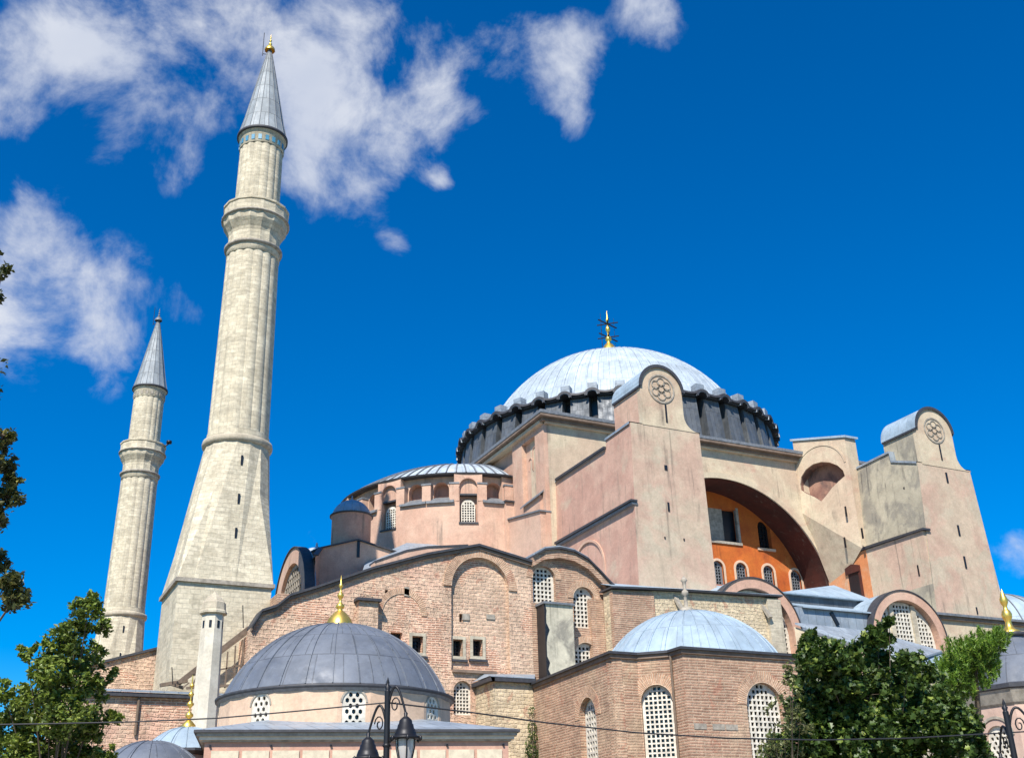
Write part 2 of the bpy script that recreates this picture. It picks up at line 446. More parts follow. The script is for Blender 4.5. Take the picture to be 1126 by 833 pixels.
class MB:
    def __init__(s):
        s.v = []
        s.f = []
        s.uv = []      # per face list or None
        s.sm = []

    def face(s, pts, uv=None, smooth=False):
        b = len(s.v)
        s.v.extend([tuple(p) for p in pts])
        s.f.append(tuple(range(b, b + len(pts))))
        s.uv.append(uv)
        s.sm.append(smooth)

    def grid(s, rows, closed=False, uvf=None, smooth=False):
        """rows: list of rings (lists of points)"""
        b = len(s.v)
        n = len(rows[0])
        for r in rows:
            s.v.extend([tuple(p) for p in r])
        for i in range(len(rows) - 1):
            for j in range(n if closed else n - 1):
                j2 = (j + 1) % n
                s.f.append((b + i * n + j, b + i * n + j2, b + (i + 1) * n + j2, b + (i + 1) * n + j))
                s.uv.append([uvf(i, j), uvf(i, j + 1), uvf(i + 1, j + 1), uvf(i + 1, j)] if uvf else None)
                s.sm.append(smooth)

    def prism(s, poly, fr, d0, d1, holes=()):
        """polygon (a,z) in frame fr swept from depth d0 to d1, with holes"""
        loops = [list(poly)] + [list(h) for h in holes]
        flat = [p for l in loops for p in l]
        tris = tessellate_polygon([[Vector((p[0], p[1], 0)) for p in l] for l in loops])
        for d in (d0, d1):
            for t in tris:
                s.face([fr(flat[i][0], flat[i][1], d) for i in t])
        for l in loops:
            for i in range(len(l)):
                a, b = l[i], l[(i + 1) % len(l)]
                s.face([fr(a[0], a[1], d0), fr(b[0], b[1], d0), fr(b[0], b[1], d1), fr(a[0], a[1], d1)])

    def box(s, x0, x1, y0, y1, z0, z1, fr=None):
        g = fr or (lambda a, b, c: (a, b, c))
        p = [g(x, y, z) for x in (x0, x1) for y in (y0, y1) for z in (z0, z1)]
        for q in ((0, 1, 3, 2), (4, 6, 7, 5), (0, 4, 5, 1), (2, 3, 7, 6), (0, 2, 6, 4), (1, 5, 7, 3)):
            s.face([p[i] for i in q])

    def beam(s, a, b, w, h, up=(0, 0, 1)):
        a, b = Vector(a), Vector(b)
        d = (b - a).normalized()
        upv = Vector(up)
        if abs(d.dot(upv)) > 0.98:
            upv = Vector((1, 0, 0))
        r = d.cross(upv).normalized() * (w / 2)
        t = r.cross(d).normalized() * (h / 2)
        ca = [a + r + t, a - r + t, a - r - t, a + r - t]
        cb = [p + (b - a) for p in ca]
        for i in range(4):
            j = (i + 1) % 4
            s.face([ca[i], ca[j], cb[j], cb[i]])
        s.face(ca[::-1])
        s.face(cb)

    def tube(s, pts, radii, seg=8, smooth=True, cap=True):
        pts = [Vector(p) for p in pts]
        if isinstance(radii, (int, float)):
            radii = [radii] * len(pts)
        rows = []
        prev = None
        for i, p in enumerate(pts):
            d = (pts[min(i + 1, len(pts) - 1)] - pts[max(i - 1, 0)])
            if d.length < 1e-6:
                d = Vector((0, 0, 1))
            d.normalize()
            ref = prev if prev is not None else (Vector((1, 0, 0)) if abs(d.z) > .9 else Vector((0, 0, 1)))
            x = (ref - d * ref.dot(d))
            if x.length < 1e-4:
                x = Vector((0, 1, 0)) - d * d.y
            x.normalize()
            prev = x
            y = d.cross(x)
            rows.append([p + (x * math.cos(2 * PI * k / seg) + y * math.sin(2 * PI * k / seg)) * radii[i] for k in range(seg)])
        s.grid(rows, closed=True, smooth=smooth)
        if cap:
            s.face(rows[0][::-1])
            s.face(rows[-1])

    def lathe(s, prof, c=(0, 0), seg=48, a0=0.0, a1=2 * PI, rf=None, smooth=True, uref=None, ucount=None):
        """prof: [(r,z)]; uv u = angle*R, v = length along profile"""
        L = [0]
        for i in range(1, len(prof)):
            L.append(L[-1] + math.hypot(prof[i][0] - prof[i - 1][0], prof[i][1] - prof[i - 1][1]))
        R = uref or max(p[0] for p in prof)
        rows = []
        for i, (r, z) in enumerate(prof):
            row = []
            for k in range(seg + 1):
                a = a0 + (a1 - a0) * k / seg
                rr = r * (rf(a, i) if rf else 1)
                row.append((c[0] + rr * math.cos(a), c[1] + rr * math.sin(a), z))
            rows.append(row)
        s.grid(rows, uvf=lambda i, j: ((a1 - a0) * j / seg * R, L[i]), smooth=smooth)

    def build(s, name, mat, parent=None, origin=None, weld=False):
        me = bpy.data.meshes.new(name)
        o = bpy.data.objects.new(name, me)
        S.collection.objects.link(o)
        off = Vector((0, 0, 0))
        if parent is not None:
            o.parent = parent
            q = parent
            while q is not None:
                off += Vector(q.location)
                q = q.parent
        elif origin is not None:
            off = Vector(origin)
            o.location = off
        me.from_pydata([(p[0] - off.x, p[1] - off.y, p[2] - off.z) for p in s.v], [], s.f)
        uvl = me.uv_layers.new(name='UV')
        for i, f in enumerate(s.f):
            pl = me.polygons[i]
            pl.use_smooth = s.sm[i]
            if s.uv[i] is not None:
                for q, li in enumerate(pl.loop_indices):
                    uvl.data[li].uv = s.uv[i][q]
            else:
                p = [Vector(s.v[j]) for j in f]
                n = Vector((0, 0, 0))
                for q in range(1, len(p) - 1):
                    n += (p[q] - p[0]).cross(p[q + 1] - p[0])
                if n.length < 1e-12:
                    n = Vector((0, 0, 1))
                n.normalize()
                if abs(n.z) > 0.94:
                    for q, li in enumerate(pl.loop_indices):
                        uvl.data[li].uv = (p[q].x, p[q].y)
                else:
                    t = Vector((-n.y, n.x, 0)).normalized()
                    if t.x < -0.01 or (abs(t.x) <= 0.01 and t.y < 0):
                        t = -t
                    w = n.cross(t)
                    if w.z < 0:
                        w = -w
                    for q, li in enumerate(pl.loop_indices):
                        uvl.data[li].uv = (p[q].dot(t), p[q].dot(w))
        me.materials.append(mat)
        if weld:
            bm = bmesh.new()
            bm.from_mesh(me)
            bmesh.ops.remove_doubles(bm, verts=bm.verts, dist=1e-4)
            bmesh.ops.recalc_face_normals(bm, faces=bm.faces)
            bm.to_mesh(me)
            bm.free()
        me.update()
        return o


def thing(name, label, cat, loc=(0, 0, 0), group=None):
    o = bpy.data.objects.new(name, None)
    S.collection.objects.link(o)
    o.location = loc
    o.empty_display_size = 0.5
    o['label'] = label
    o['category'] = cat
    if group:
        o['group'] = group
    return o


def tag(o, label, cat, group=None):
    o['label'] = label
    o['category'] = cat
    if group:
        o['group'] = group
    return o


def FS(y0):      # south-facing plane, a = x
    return lambda a, z, d: (a, y0 + d, z)


def FW(x0):      # west-facing plane, a = y
    return lambda a, z, d: (x0 + d, a, z)


def FG(ox, oy, ang):   # plane through (ox,oy); a runs along ang, depth to the left of it
    c, s_ = math.cos(ang), math.sin(ang)
    return lambda a, z, d: (ox + a * c - d * s_, oy + a * s_ + d * c, z)


def arch(cx, z0, w, h, n=14, rise=None):
    """closed loop of an arched opening: sill z0, total height h"""
    r = w / 2
    rs = r if rise is None else rise
    zs = z0 + h - rs
    pts = [(cx - r, z0), (cx + r, z0)]
    for i in range(n + 1):
        t = PI * i / n
        pts.append((cx + r * math.cos(t), zs + rs * math.sin(t)))
    return pts


def rect(x0, x1, z0, z1):
    return [(x0, z0), (x1, z0), (x1, z1), (x0, z1)]


def inside(pt, poly):
    x, y = pt
    c = False
    for i in range(len(poly)):
        (x1, y1), (x2, y2) = poly[i], poly[i - 1]
        if (y1 > y) != (y2 > y) and x < (x2 - x1) * (y - y1) / (y2 - y1) + x1:
            c = not c
    return c


def window(parent, fr, shape, depth=0.3, pitch=0.32, hole=0.6, hexa=False, name='window', mat=None, paned=True, gmat=None):
    """grille plate filling the opening `shape`, with a dark pane behind it"""
    xs = [p[0] for p in shape]
    zs = [p[1] for p in shape]
    cx = (min(xs) + max(xs)) / 2
    nx = max(1, int((max(xs) - min(xs) - 0.10) / pitch))
    nz = max(1, int((max(zs) - min(zs) - 0.10) / pitch)) + 1
    holes = []
    hw = pitch * (hole + .05) / 2
    for j in range(nz * (2 if hexa else 1)):
        zc = min(zs) + 0.10 + pitch * 0.5 + j * pitch * (0.80 if hexa else 1.0)
        for i in range(-1, nx + 1):
            xc = cx + (i - (nx - 1) / 2) * pitch + (pitch / 2 if hexa and j % 2 else 0)
            if hexa:
                h = [(xc + hw * 0.95 * math.cos(PI / 2 + PI / 3 * t), zc + hw * 1.12 * math.sin(PI / 2 + PI / 3 * t)) for t in range(6)]
            else:
                h = [(xc - hw, zc - hw), (xc + hw, zc - hw), (xc + hw, zc + hw), (xc - hw, zc + hw)]
            m_ = 1.12
            if all(inside(((p[0] - xc) * m_ + xc + (0.03 if p[0] > xc else -0.03), (p[1] - zc) * m_ + zc + (0.03 if p[1] > zc else -0.03)), shape) for p in h):
                holes.append(h)
    g = MB()
    g.prism(shape, fr, depth, depth + 0.09, holes)
    o = g.build(name, gmat or M_GRILLE, parent)
    if paned:
        p = MB()
        p.prism(shape, fr, depth + 0.16, depth + 0.2)
        p.build('pane', M_GLASS, o)
    return o


def wall(name, parent, fr, outline, mat, wins=(), thick=0.7, **kw):
    """plate with arched openings; each opening gets a grille window"""
    w = MB()
    w.prism(outline, fr, 0, thick, [x['shape'] for x in wins])
    o = w.build(name, mat, parent)
    for x in wins:
        a = dict(x)
        shape = a.pop('shape')
        if a.pop('blind', False):
            continue
        window(parent, fr, shape, **a)
    return o


def archring(fr, cx, zs, r0, r1, d0, d1, a0=0, a1=PI, n=28, mb=None, legs=0.0):
    g = mb or MB()
    pts_i = [(cx + r0 * math.cos(a0 + (a1 - a0) * i / n), zs + r0 * math.sin(a0 + (a1 - a0) * i / n)) for i in range(n + 1)]
    pts_o = [(cx + r1 * math.cos(a0 + (a1 - a0) * i / n), zs + r1 * math.sin(a0 + (a1 - a0) * i / n)) for i in range(n + 1)]
    if legs:
        pts_i = [(pts_i[0][0], zs - legs)] + pts_i + [(pts_i[-1][0], zs - legs)]
        pts_o = [(pts_o[0][0], zs - legs)] + pts_o + [(pts_o[-1][0], zs - legs)]
    L = 0
    for i in range(len(pts_i) - 1):
        a, b, c, d = pts_i[i], pts_i[i + 1], pts_o[i + 1], pts_o[i]
        l = math.hypot(c[0] - d[0], c[1] - d[1])
        g.face([fr(*a, d0), fr(*b, d0), fr(*c, d0), fr(*d, d0)], uv=[(L, 0), (L + l, 0), (L + l, r1 - r0), (L, r1 - r0)])
        g.face([fr(*a, d1), fr(*b, d1), fr(*c, d1), fr(*d, d1)])
        g.face([fr(*a, d0), fr(*b, d0), fr(*b, d1), fr(*a, d1)])
        g.face([fr(*d, d0), fr(*c, d0), fr(*c, d1), fr(*d, d1)])
        L += l
    for k_ in (0, -1):
        a, d = pts_i[k_], pts_o[k_]
        g.face([fr(*a, d0), fr(*d, d0), fr(*d, d1), fr(*a, d1)])
    return g


def strip(path, fr, d0, d1, t=0.22):
    """coping laid along a path (a,z) in a wall frame, thickness t upward"""
    g = MB()
    for i in range(len(path) - 1):
        (a0, z0), (a1, z1) = path[i], path[i + 1]
        g.prism([(a0, z0), (a1, z1), (a1, z1 + t), (a0, z0 + t)], fr, d0, d1)
    return g


def sheet(poly3, t=0.12):
    """a roof sheet through 3-D points with thickness t downwards"""
    g = MB()
    p = [Vector(q) for q in poly3]
    lo = [q - Vector((0, 0, t)) for q in p]
    if len(p) > 4:
        for i in range(1, len(p) - 1):
            g.face([p[0], p[i], p[i + 1]])
    else:
        g.face(p)
    g.face(lo[::-1])
    for i in range(len(p)):
        j = (i + 1) % len(p)
        g.face([p[i], lo[i], lo[j], p[j]])
    return g


def capprof(R0, z0, h, n=16, rmin=0.02):
    rs = (R0 * R0 + h * h) / (2 * h)
    zc = z0 + h - rs
    am = math.asin(min(1, R0 / rs)) if h <= R0 else PI - math.asin(R0 / rs)
    return [(max(rmin, rs * math.sin(am * (1 - i / n))), zc + rs * math.cos(am * (1 - i / n))) for i in range(n + 1)]


def domeribs(R0, z0, h, c, count, w, t, a0=0, a1=2 * PI, top=0.93, mat=None):
    g = MB()
    pr = capprof(R0, z0, h, 20)
    for k_ in range(count):
        a = a0 + (a1 - a0) * (k_ + 0.5) / count
        ca, sa = math.cos(a), math.sin(a)
        rows = []
        for i, (r, z) in enumerate(pr[:int(20 * top)]):
            tx, ty = -sa * w / 2, ca * w / 2
            nx = r / math.hypot(r, z - (pr[-1][1] - (R0 * R0 + h * h) / (2 * h)))
            o1 = (c[0] + (r + t) * ca, c[1] + (r + t) * sa, z + t * 0.6)
            o0 = (c[0] + (r - .03) * ca, c[1] + (r - .03) * sa, z - .03)
            rows.append([(o0[0] - tx, o0[1] - ty, o0[2]), (o1[0] - tx * .6, o1[1] - ty * .6, o1[2]), (o1[0] + tx * .6, o1[1] + ty * .6, o1[2]), (o0[0] + tx, o0[1] + ty, o0[2])])
        g.grid(rows)
    return g


# ------------------------------------------------------------------ ground
g = MB()
g.face([(-4000, -4000, -0.5), (4000, -4000, -0.5), (4000, 4000, -0.5), (-4000, 4000, -0.5)])
o = g.build('ground', M_GROUND)
o['kind'] = 'structure'
g = MB()
g.face([(-95, -112, -0.496), (60, -112, -0.496), (60, -50, -0.496), (-95, -50, -0.496)])
o = g.build('pavement', M_PAVE)
o['kind'] = 'structure'

# ================================================================== BASILICA
B = thing('basilica', 'huge pink and brick domed basilica with tall buttress towers filling the middle of the view', 'mosque', (0, 0, 0))


def bpart(mb, name, mat, parent=None):
    return mb.build(name, mat, parent or B)


# ---- central square with the great southern arch
R_ = 11.95
ZA = 23.1
outline = [(-19, 16), (-R_, 16)] + [(-R_ * math.cos(PI * i / 40), ZA + R_ * math.sin(PI * i / 40)) for i in range(41)] + [(R_, 16), (19, 16), (19, 38.3), (-19, 38.3)]
g = MB()
g.prism(outline, FS(-19), 0, 3.5)
bpart(g, 'south_wall', M_CREAM)
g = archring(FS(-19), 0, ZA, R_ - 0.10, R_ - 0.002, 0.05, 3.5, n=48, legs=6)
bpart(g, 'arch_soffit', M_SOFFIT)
# raised rim of the arch
g = archring(FS(-19), 0, ZA, R_ - 0.02, R_ + 0.55, -0.14, 0.0, n=48, legs=4)
bpart(g, 'arch_rim', M_CREAM)
# west wall with corner pilasters and recessed panel
g = MB()
g.box(-19, -17.5, -15.5, 19, 16, 38.3)
bpart(g, 'west_wall', M_PINK)
g = MB()
g.box(-19.45, -19.0, -19.0, -17.3, 16, 38.2)
g.box(-19.45, -19.0, -14.6, -12.6, 16, 38.2)
g.box(-19.45, -19.0, -17.3, -14.6, 37.3, 38.2)
bpart(g, 'corner_pilasters', M_PINK)
g = MB()
archring(FW(-19.0), -16.4, 36.2, 0.33, 0.42, -0.07, 0.0, mb=g, n=10, legs=1.8)
archring(FW(-19.0), -15.5, 35.4, 0.3, 0.38, -0.07, 0.0, mb=g, n=10, legs=0.8)
bpart(g, 'blind_arches', M_PINKW)
g = MB()
g.box(17.5, 19, -15.5, 15.5, 16, 38.3)
g.box(-17.5, 19, 17.5, 19, 16, 38.3)
bpart(g, 'rear_walls', M_PINK)
# cornices
g = MB()
for (e, z0, z1) in ((0.35, 37.85, 38.15),):
    g.box(-19 - e, 19 + e, -19 - e, -19, z0, z1)
    g.box(-19 - e - .45, -19, -19, 19 + e, z0, z1)
bpart(g, 'lower_cornice', M_CREAM)
g = MB()
g.box(-20.1, 19.9, -19.9, 19.9, 38.3, 38.55)
g.box(-19.75, 19.5, -19.5, 19.5, 38.0, 38.298)
bpart(g, 'upper_cornice', M_BROWNSOFFIT)
g = MB()
g.box(-20.15, 19.95, -19.95, 19.95, 38.552, 38.85)
bpart(g, 'cornice_gutter', M_EDGE)
g = sheet([(-19.8, -19.6, 38.9), (19.6, -19.6, 38.9), (17.5, -17.5, 39.5), (-17.5, -17.5, 39.5)], 0.05)
for q in ([(-19.8, -19.6, 38.9), (-17.5, -17.5, 39.5), (-17.5, 17.5, 39.5), (-19.8, 19.6, 38.9)],
          [(19.6, -19.6, 38.9), (19.6, 19.6, 38.9), (17.5, 17.5, 39.5), (17.5, -17.5, 39.5)],
          [(-19.8, 19.6, 38.9), (-17.5, 17.5, 39.5), (17.5, 17.5, 39.5), (19.6, 19.6, 38.9)]):
    g.face(q)
g.box(-17.5, 17.5, -17.5, 17.5, 39.2, 39.5)
bpart(g, 'square_roof', M_DARKLEAD)

# ---- drum with forty ribs and lead hoods
g = MB()
g.lathe([(16.3, 39.3), (16.3, 44.6), (15.6, 45.2)], seg=80)
bpart(g, 'drum', M_DARKLEAD)
NB = 40
proto = None
for k_ in range(NB):
    a = 2 * PI * (k_ + 0.25) / NB
    fr = FG(0, 0, a)      # a = radial, d = tangential
    if proto is None:
        p = MB()
        prof = [(16.2, 39.3), (18.15, 39.3), (17.55, 43.95), (16.2, 44.25)]
        p.prism(prof, lambda q, z, d: (q, d, z), -0.95, 0.95)
        bt = p.build('drum_buttress', M_DARKLEAD, B)
        p = MB()
        p.prism([(16.2, 44.27), (17.85, 43.95), (17.85, 44.13), (16.2, 44.47)], lambda q, z, d: (q, d, z), -0.80, 0.80)
        cp = p.build('buttress_cap', M_COPING, bt)
        # window bay beside it: hood vault and dark window
        b2 = 2 * PI * 0.5 / NB
        fb = FG(0, 0, b2)
        p = MB()
        rows = []
        for r_ in (15.0, 18.25):
            rows.append([fb(r_, 43.95 + 0.62 * math.sin(PI * i / 10), 0.66 * math.cos(PI * i / 10)) for i in range(11)])
        p.grid(rows, smooth=True)
        rows = []
        for r_ in (18.25, 18.25):
            rr = 0.66 if not rows else 0.5
            hh = 0.62 if not rows else 0.42
            rows.append([fb(r_, 43.95 + hh * math.sin(PI * i / 10), rr * math.cos(PI * i / 10)) for i in range(11)])
        p.grid(rows)
        hd = p.build('window_hood', M_LEAD, B)
        p = MB()
        rows = []
        for r_ in (15.5, 18.3):
            rows.append([fb(r_, 43.9 + 0.52 * math.sin(PI * i / 10), 0.55 * math.cos(PI * i / 10)) for i in range(11)])
        p.grid(rows)
        for i in range(10):
            t0, t1 = PI * i / 10, PI * (i + 1) / 10
            p.face([fb(18.3, 43.9 + 0.52 * math.sin(t), 0.55 * math.cos(t)) for t in (t0, t1)] + [fb(18.3, 43.95 + 0.74 * math.sin(t), 0.8 * math.cos(t)) for t in (t1, t0)])
        p.build('hood_rim', M_COPING, hd)
        p = MB()
        p.prism(arch(0, 40.2, 0.9, 3.8, 8), lambda q, z, d: fb(16.36 + d, z, q), 0, 0.06)
        wn = p.build('window', M_DARK, B)
        p = MB()
        p.prism(rect(-.48, .48, 44.5, 45.42), lambda q, z, d: fb(16.9 + d, z, q), 0, .95)
        kn = p.build('hood_upstand', M_LEAD, hd)
        protos = [(bt, [cp]), (hd, list(hd.children)), (wn, [])]
        for (o_, ch) in protos:
            o_.rotation_euler = (0, 0, a)
        proto = True
    else:
        for (o_, ch) in protos:
            c = o_.copy()
            S.collection.objects.link(c)
            c.parent = B
            c.rotation_euler = (0, 0, a)
            for x in ch:
                y = x.copy()
                S.collection.objects.link(y)
                y.parent = c
g = MB()
rows = [[], [], [], []]
for k_ in range(401):
    a = 2 * PI * k_ / 400
    w_ = math.cos(NB * (a - 2 * PI * .75 / NB))
    zz = 44.36 + .22 * w_ + .12 * abs(w_)
    for row, (r_, dz) in zip(rows, ((16.2, .45), (18.15, .05), (18.2, -.18), (17.8, -.26))):
        row.append((r_ * math.cos(a), r_ * math.sin(a), zz + dz))
g.grid(rows)
bpart(g, 'drum_rim', M_COPING)
# main dome
g = MB()
g.lathe([(16.1, 44.75), (15.3, 45.05)] + capprof(15.1, 45.1, 10.75, 24), seg=96, ucount=None)
bpart(g, 'main_dome', M_DOME)
bpart(domeribs(15.1, 45.1, 10.75, (0, 0), 72, 0.09, 0.06), 'dome_seams', M_DOME)
# finial and lightning frame
ZT = 55.8


def finial(parent, c, z, s, mat=None, name='finial', sr=None):
    sr = sr or s
    g = MB()
    pr = [(1.0, -.1), (0.97, .22), (.80, .6), (.48, 1.0), (.24, 1.2), (.16, 1.3), (.30, 1.42), (.34, 1.58), (.22, 1.75), (.10, 1.85), (.10, 2.1),
          (.22, 2.25), (.26, 2.4), (.18, 2.55), (.08, 2.65), (.07, 2.95), (.15, 3.05), (.16, 3.2), (.08, 3.3), (.04, 3.7), (.01, 3.95)]
    g.lathe([(r * sr, z - 0.1 * s + h * s) for r, h in pr], c=c, seg=20, rf=lambda a, i: 1 + (0.05 * math.cos(10 * a) if i < 4 else 0))
    return g.build(name, mat or M_GOLD, parent)


fn = finial(B, (0, 0), ZT + .55, 1.6, sr=1.15)
g = MB()
g.lathe([(1.3, ZT - .3), (.95, ZT + .2), (.9, ZT + .6)], seg=24)
g.build('pedestal', M_DOME, fn)
g = MB()
for (dx, dy) in ((-1.1, -.3), (1.1, .3), (-.2, 1.1)):
    g.tube([(dx, dy, ZT - .3), (dx, dy, ZT + 6.0)], 0.022, 5)
for (zz, L_) in ((ZT + 4.9, 1.35), (ZT + 3.1, 1.35)):
    for a in (0.1, 1.1, 2.2):
        ca, sa = math.cos(a) * L_, math.sin(a) * L_
        g.beam((-ca, -sa, zz + .25 * math.cos(a)), (ca, sa, zz - .25 * math.cos(a)), 0.16, 0.08)
bpart(g, 'lightning_frame', M_IRON)

# ---- tympanum under the great arch
YT = -15.5
tw = []


def PT(u, v, y=YT):
    p = P(u, v, 'y', y)
    return p.x, p.z


wins_low = [PT(790, 630), PT(815.7, 632), PT(845.7, 635), PT(875.7, 640)]
for (x, z) in wins_low:
    tw.append(dict(shape=arch(x, z - 1.1, 1.3, 2.35), depth=0.25, pitch=0.3, hole=0.72, gmat=M_EDGE))
for i in range(3):
    x = wins_low[0][0] - 3.4 * (i + 1)
    tw.append(dict(shape=arch(x, 25.3, 1.3, 2.35), depth=0.25, pitch=0.3, hole=0.72, gmat=M_EDGE))
xu, zu = PT(841, 590)
tw.append(dict(shape=arch(xu, zu - 1.2, 1.55, 2.9), depth=0.5, pitch=0.4, hole=0.8, gmat=M_IRON))
xb, zb = PT(795, 582)
tw.append(dict(shape=rect(xb - 2.2, xb + 1.9, zb - 1.2, zb + 2.2), blind=True))
tw.append(dict(shape=arch(-6.5, zu - 1.2, 1.55, 2.9), depth=0.5, pitch=0.4, hole=0.8, gmat=M_IRON))
wall('tympanum_wall', B, FS(YT), rect(-12.6, 12.6, 16, 36.5), M_ORANGE, tw, thick=1.0)
for (x, z) in wins_low:
    g = archring(FS(YT), x, z - 1.1 + 2.35 - .65, 0.65, 0.88, -0.05, 0.1, n=16, legs=1.9)
    bpart(g, 'window_surround', M_TURBE)
g = MB()
g.box(xb - 1.35, xb + .25, YT + .25, YT + .4, zb - 1.2, zb + 2.2)
g.box(xb + 1.75, xb + 2.05, YT - .06, YT + .3, zb - 1.3, zb + 2.4)
g.box(xb - 2.3, xb + 2.1, YT - .14, YT + .2, zb - 1.45, zb - 1.2)
bpart(g, 'shutter', M_GREYTRIM)
g = MB()
g.box(xb - 2.2, xb + 1.9, YT + .6, YT + .66, zb - 1.2, zb + 2.2)
bpart(g, 'pane', M_DARK)
g = MB()
g.box(xu - 1.1, xu + 1.1, YT - .12, YT, zu - 1.45, zu - 1.2)
bpart(g, 'window_sill', M_TURBE)


# ---- buttress towers
def tower(name, xf, side_mats, sgn, ledges, tops):
    """xf: (x0,x1) at top, (x0,x1) at the foot of the front face"""
    (xa, xb_), (xc, xd) = xf
    yf = -31.8
    zt, zb_ = tops[0][1], 15.0
    kx = lambda z, top, bot: top + (bot - top) * (33.4 - z) / (33.4 - 20.2)
    g = MB()
    # front slab of the tower
    x0b, x1b = kx(zb_, xa, xc), kx(zb_, xb_, xd)
    g.face([(x0b, yf, zb_), (x1b, yf, zb_), (xb_, yf, zt), (xa, yf, zt)])
    o = bpart(g, name, side_mats[0])
    g = MB()
    yb = -18.95
    # top profile along y: front step, then long lower block
    prof = tops
    n = len(prof)
    for xs, xs_b in ((xa, x0b), (xb_, x1b)):
        pass
    # west and east faces
    for (xt, xbt, nm, mt) in ((xa, x0b, 'tower_west_face', side_mats[1]), (xb_, x1b, 'tower_east_face', side_mats[2])):
        q = MB()
        z_at = lambda z: xt + (xbt - xt) * (33.4 - z) / (33.4 - zb_)
        pts = [(yf, zb_)] + [(y, z) for (y, z) in prof] + [(yb, zb_)]
        tr = tessellate_polygon([[Vector((p[0], p[1], 0)) for p in pts]])
        for t in tr:
            q.face([(z_at(min(pts[i][1], 33.4)), pts[i][0], pts[i][1]) for i in t])
        q.build(nm, mt, o)
    # top roof
    q = MB()
    for i in range(n - 1):
        (y0, z0), (y1, z1) = prof[i], prof[i + 1]
        if abs(y0 - y1) < 1e-3:
            q.face([(xa, y0, z0), (xb_, y0, z0), (xb_, y1, z1), (xa, y1, z1)])
            continue
        q.face([(xa - .12, y0, z0 + .08), (xb_ + .12, y0, z0 + .08), (xb_ + .12, y1, z1 + .08), (xa - .12, y1, z1 + .08)])
        q.face([(xa - .12, y0, z0 + .08), (xa - .12, y1, z1 + .08), (xa - .12, y1, z1 - .12), (xa - .12, y0, z0 - .12)])
        q.face([(xb_ + .12, y0, z0 + .08), (xb_ + .12, y1, z1 + .08), (xb_ + .12, y1, z1 - .12), (xb_ + .12, y0, z0 - .12)])
    q.build('tower_roof', M_LEAD, o)
    return o


T1 = tower('buttress_tower', ((-18.35, -11.75), (-18.65, -11.55)), (M_CREAMPINK, M_PINKW, M_PINK), 1, None,
           [(-31.8, 33.4), (-27.9, 33.3), (-27.9, 32.55), (-18.95, 32.5)])
T2 = tower('buttress_tower', ((12.3, 18.85), (11.35, 19.75)), (M_CREAMPINK, M_STAINED, M_PINK), 1, None,
           [(-31.8, 34.1), (-28.75, 35.2), (-28.7, 36.15), (-24.0, 36.0), (-18.95, 36.4)])
T2['label'] = 'right buttress tower with grey stained side'


# rounded turret heads with carved roundels
def head(parent, x0, x1, zs, yback, ybase, flare, zfoot, roofm, sidem):
    cx = (x0 + x1) / 2
    r = (x1 - x0) / 2
    g = MB()
    pts = [(x1, zfoot), (x1, zs)] + [(cx + r * math.cos(PI * i / 24), zs + r * math.sin(PI * i / 24)) for i in range(25)] + [(x0, zs), (x0, zfoot)]
    sl = []
    if flare:      # scooped shoulders spreading to the tower's width
        sl = [(x1 + flare * (1 - math.cos(t)), zfoot + 1.6 * (1 - math.sin(t))) for t in [PI / 2 * i / 6 for i in range(7)]]
    if sl:
        pts = [(sl[-1][0] if False else x1 + flare, zfoot)] + [(x1 + flare * (1 - math.sin(PI / 2 * i / 6)), zfoot + 1.4 * (1 - math.cos(PI / 2 * i / 6))) for i in range(7)] + pts[2:]
    g.prism(pts, FS(-31.84), 0, 0.5)
    o = g.build('turret_front', M_CREAM, parent)
    g = MB()
    g.box(x0 + .02, x1 - .02, -31.4, yback, zfoot, zs)
    g.build('turret_body', sidem, parent)
    g = MB()
    rows = []
    for y in (-31.95, yback + .1):
        rows.append([(cx + (r + .10) * math.cos(PI * i / 24), y, zs + (r + .10) * math.sin(PI * i / 24)) for i in range(25)])
    g.grid(rows, smooth=True)
    rows = []
    for y in (-31.95, yback + .1):
        rows.append([(cx + (r - .02) * math.cos(PI * i / 24), y, zs + (r - .02) * math.sin(PI * i / 24)) for i in range(25)])
    g.grid(rows, smooth=True)
    for i in range(24):
        g.face([(cx + q * math.cos(PI * j / 24), -31.95, zs + q * math.sin(PI * j / 24)) for (q, j) in ((r + .1, i), (r + .1, i + 1), (r - .02, i + 1), (r - .02, i))])
        g.face([(cx, yback, zs), (cx + r * math.cos(PI * i / 24), yback, zs + r * math.sin(PI * i / 24)), (cx + r * math.cos(PI * (i + 1) / 24), yback, zs + r * math.sin(PI * (i + 1) / 24))])
    g.build('turret_roof', roofm, parent)
    g = MB()
    g.box(x0 - .14, x0 + .02, -31.9, yback, zs - .16, zs + .02)
    g.box(x1 - .02, x1 + .14, -31.9, yback, zs - .16, zs + .02)
    archring(FS(-31.99), cx, zs, r - .10, r + .16, 0, 0.06, n=28, mb=g)
    g.build('turret_coping', M_COPING, parent)
    g = MB()
    zc = zs + 0.05
    archring(FS(-31.84), cx, zc, 1.15, 1.28, -0.07, 0.0, 0, 2 * PI, 32, g)
    for k_ in range(6):
        a = PI / 6 + k_ * PI / 3
        archring(FS(-31.84), cx + .62 * math.cos(a), zc + .62 * math.sin(a), 0.32, 0.40, -0.07, 0.0, 0, 2 * PI, 12, g)
    archring(FS(-31.84), cx, zc, 0.28, 0.36, -0.07, 0.0, 0, 2 * PI, 12, g)
    g.build('roundel', M_GREYTRIM, parent)
    g = MB()
    g.box(cx - .07 + .3, cx + .07 + .3, -31.90, -31.7, zc - 2.9, zc - 1.35)
    g.build('slit_window', M_DARK, parent)


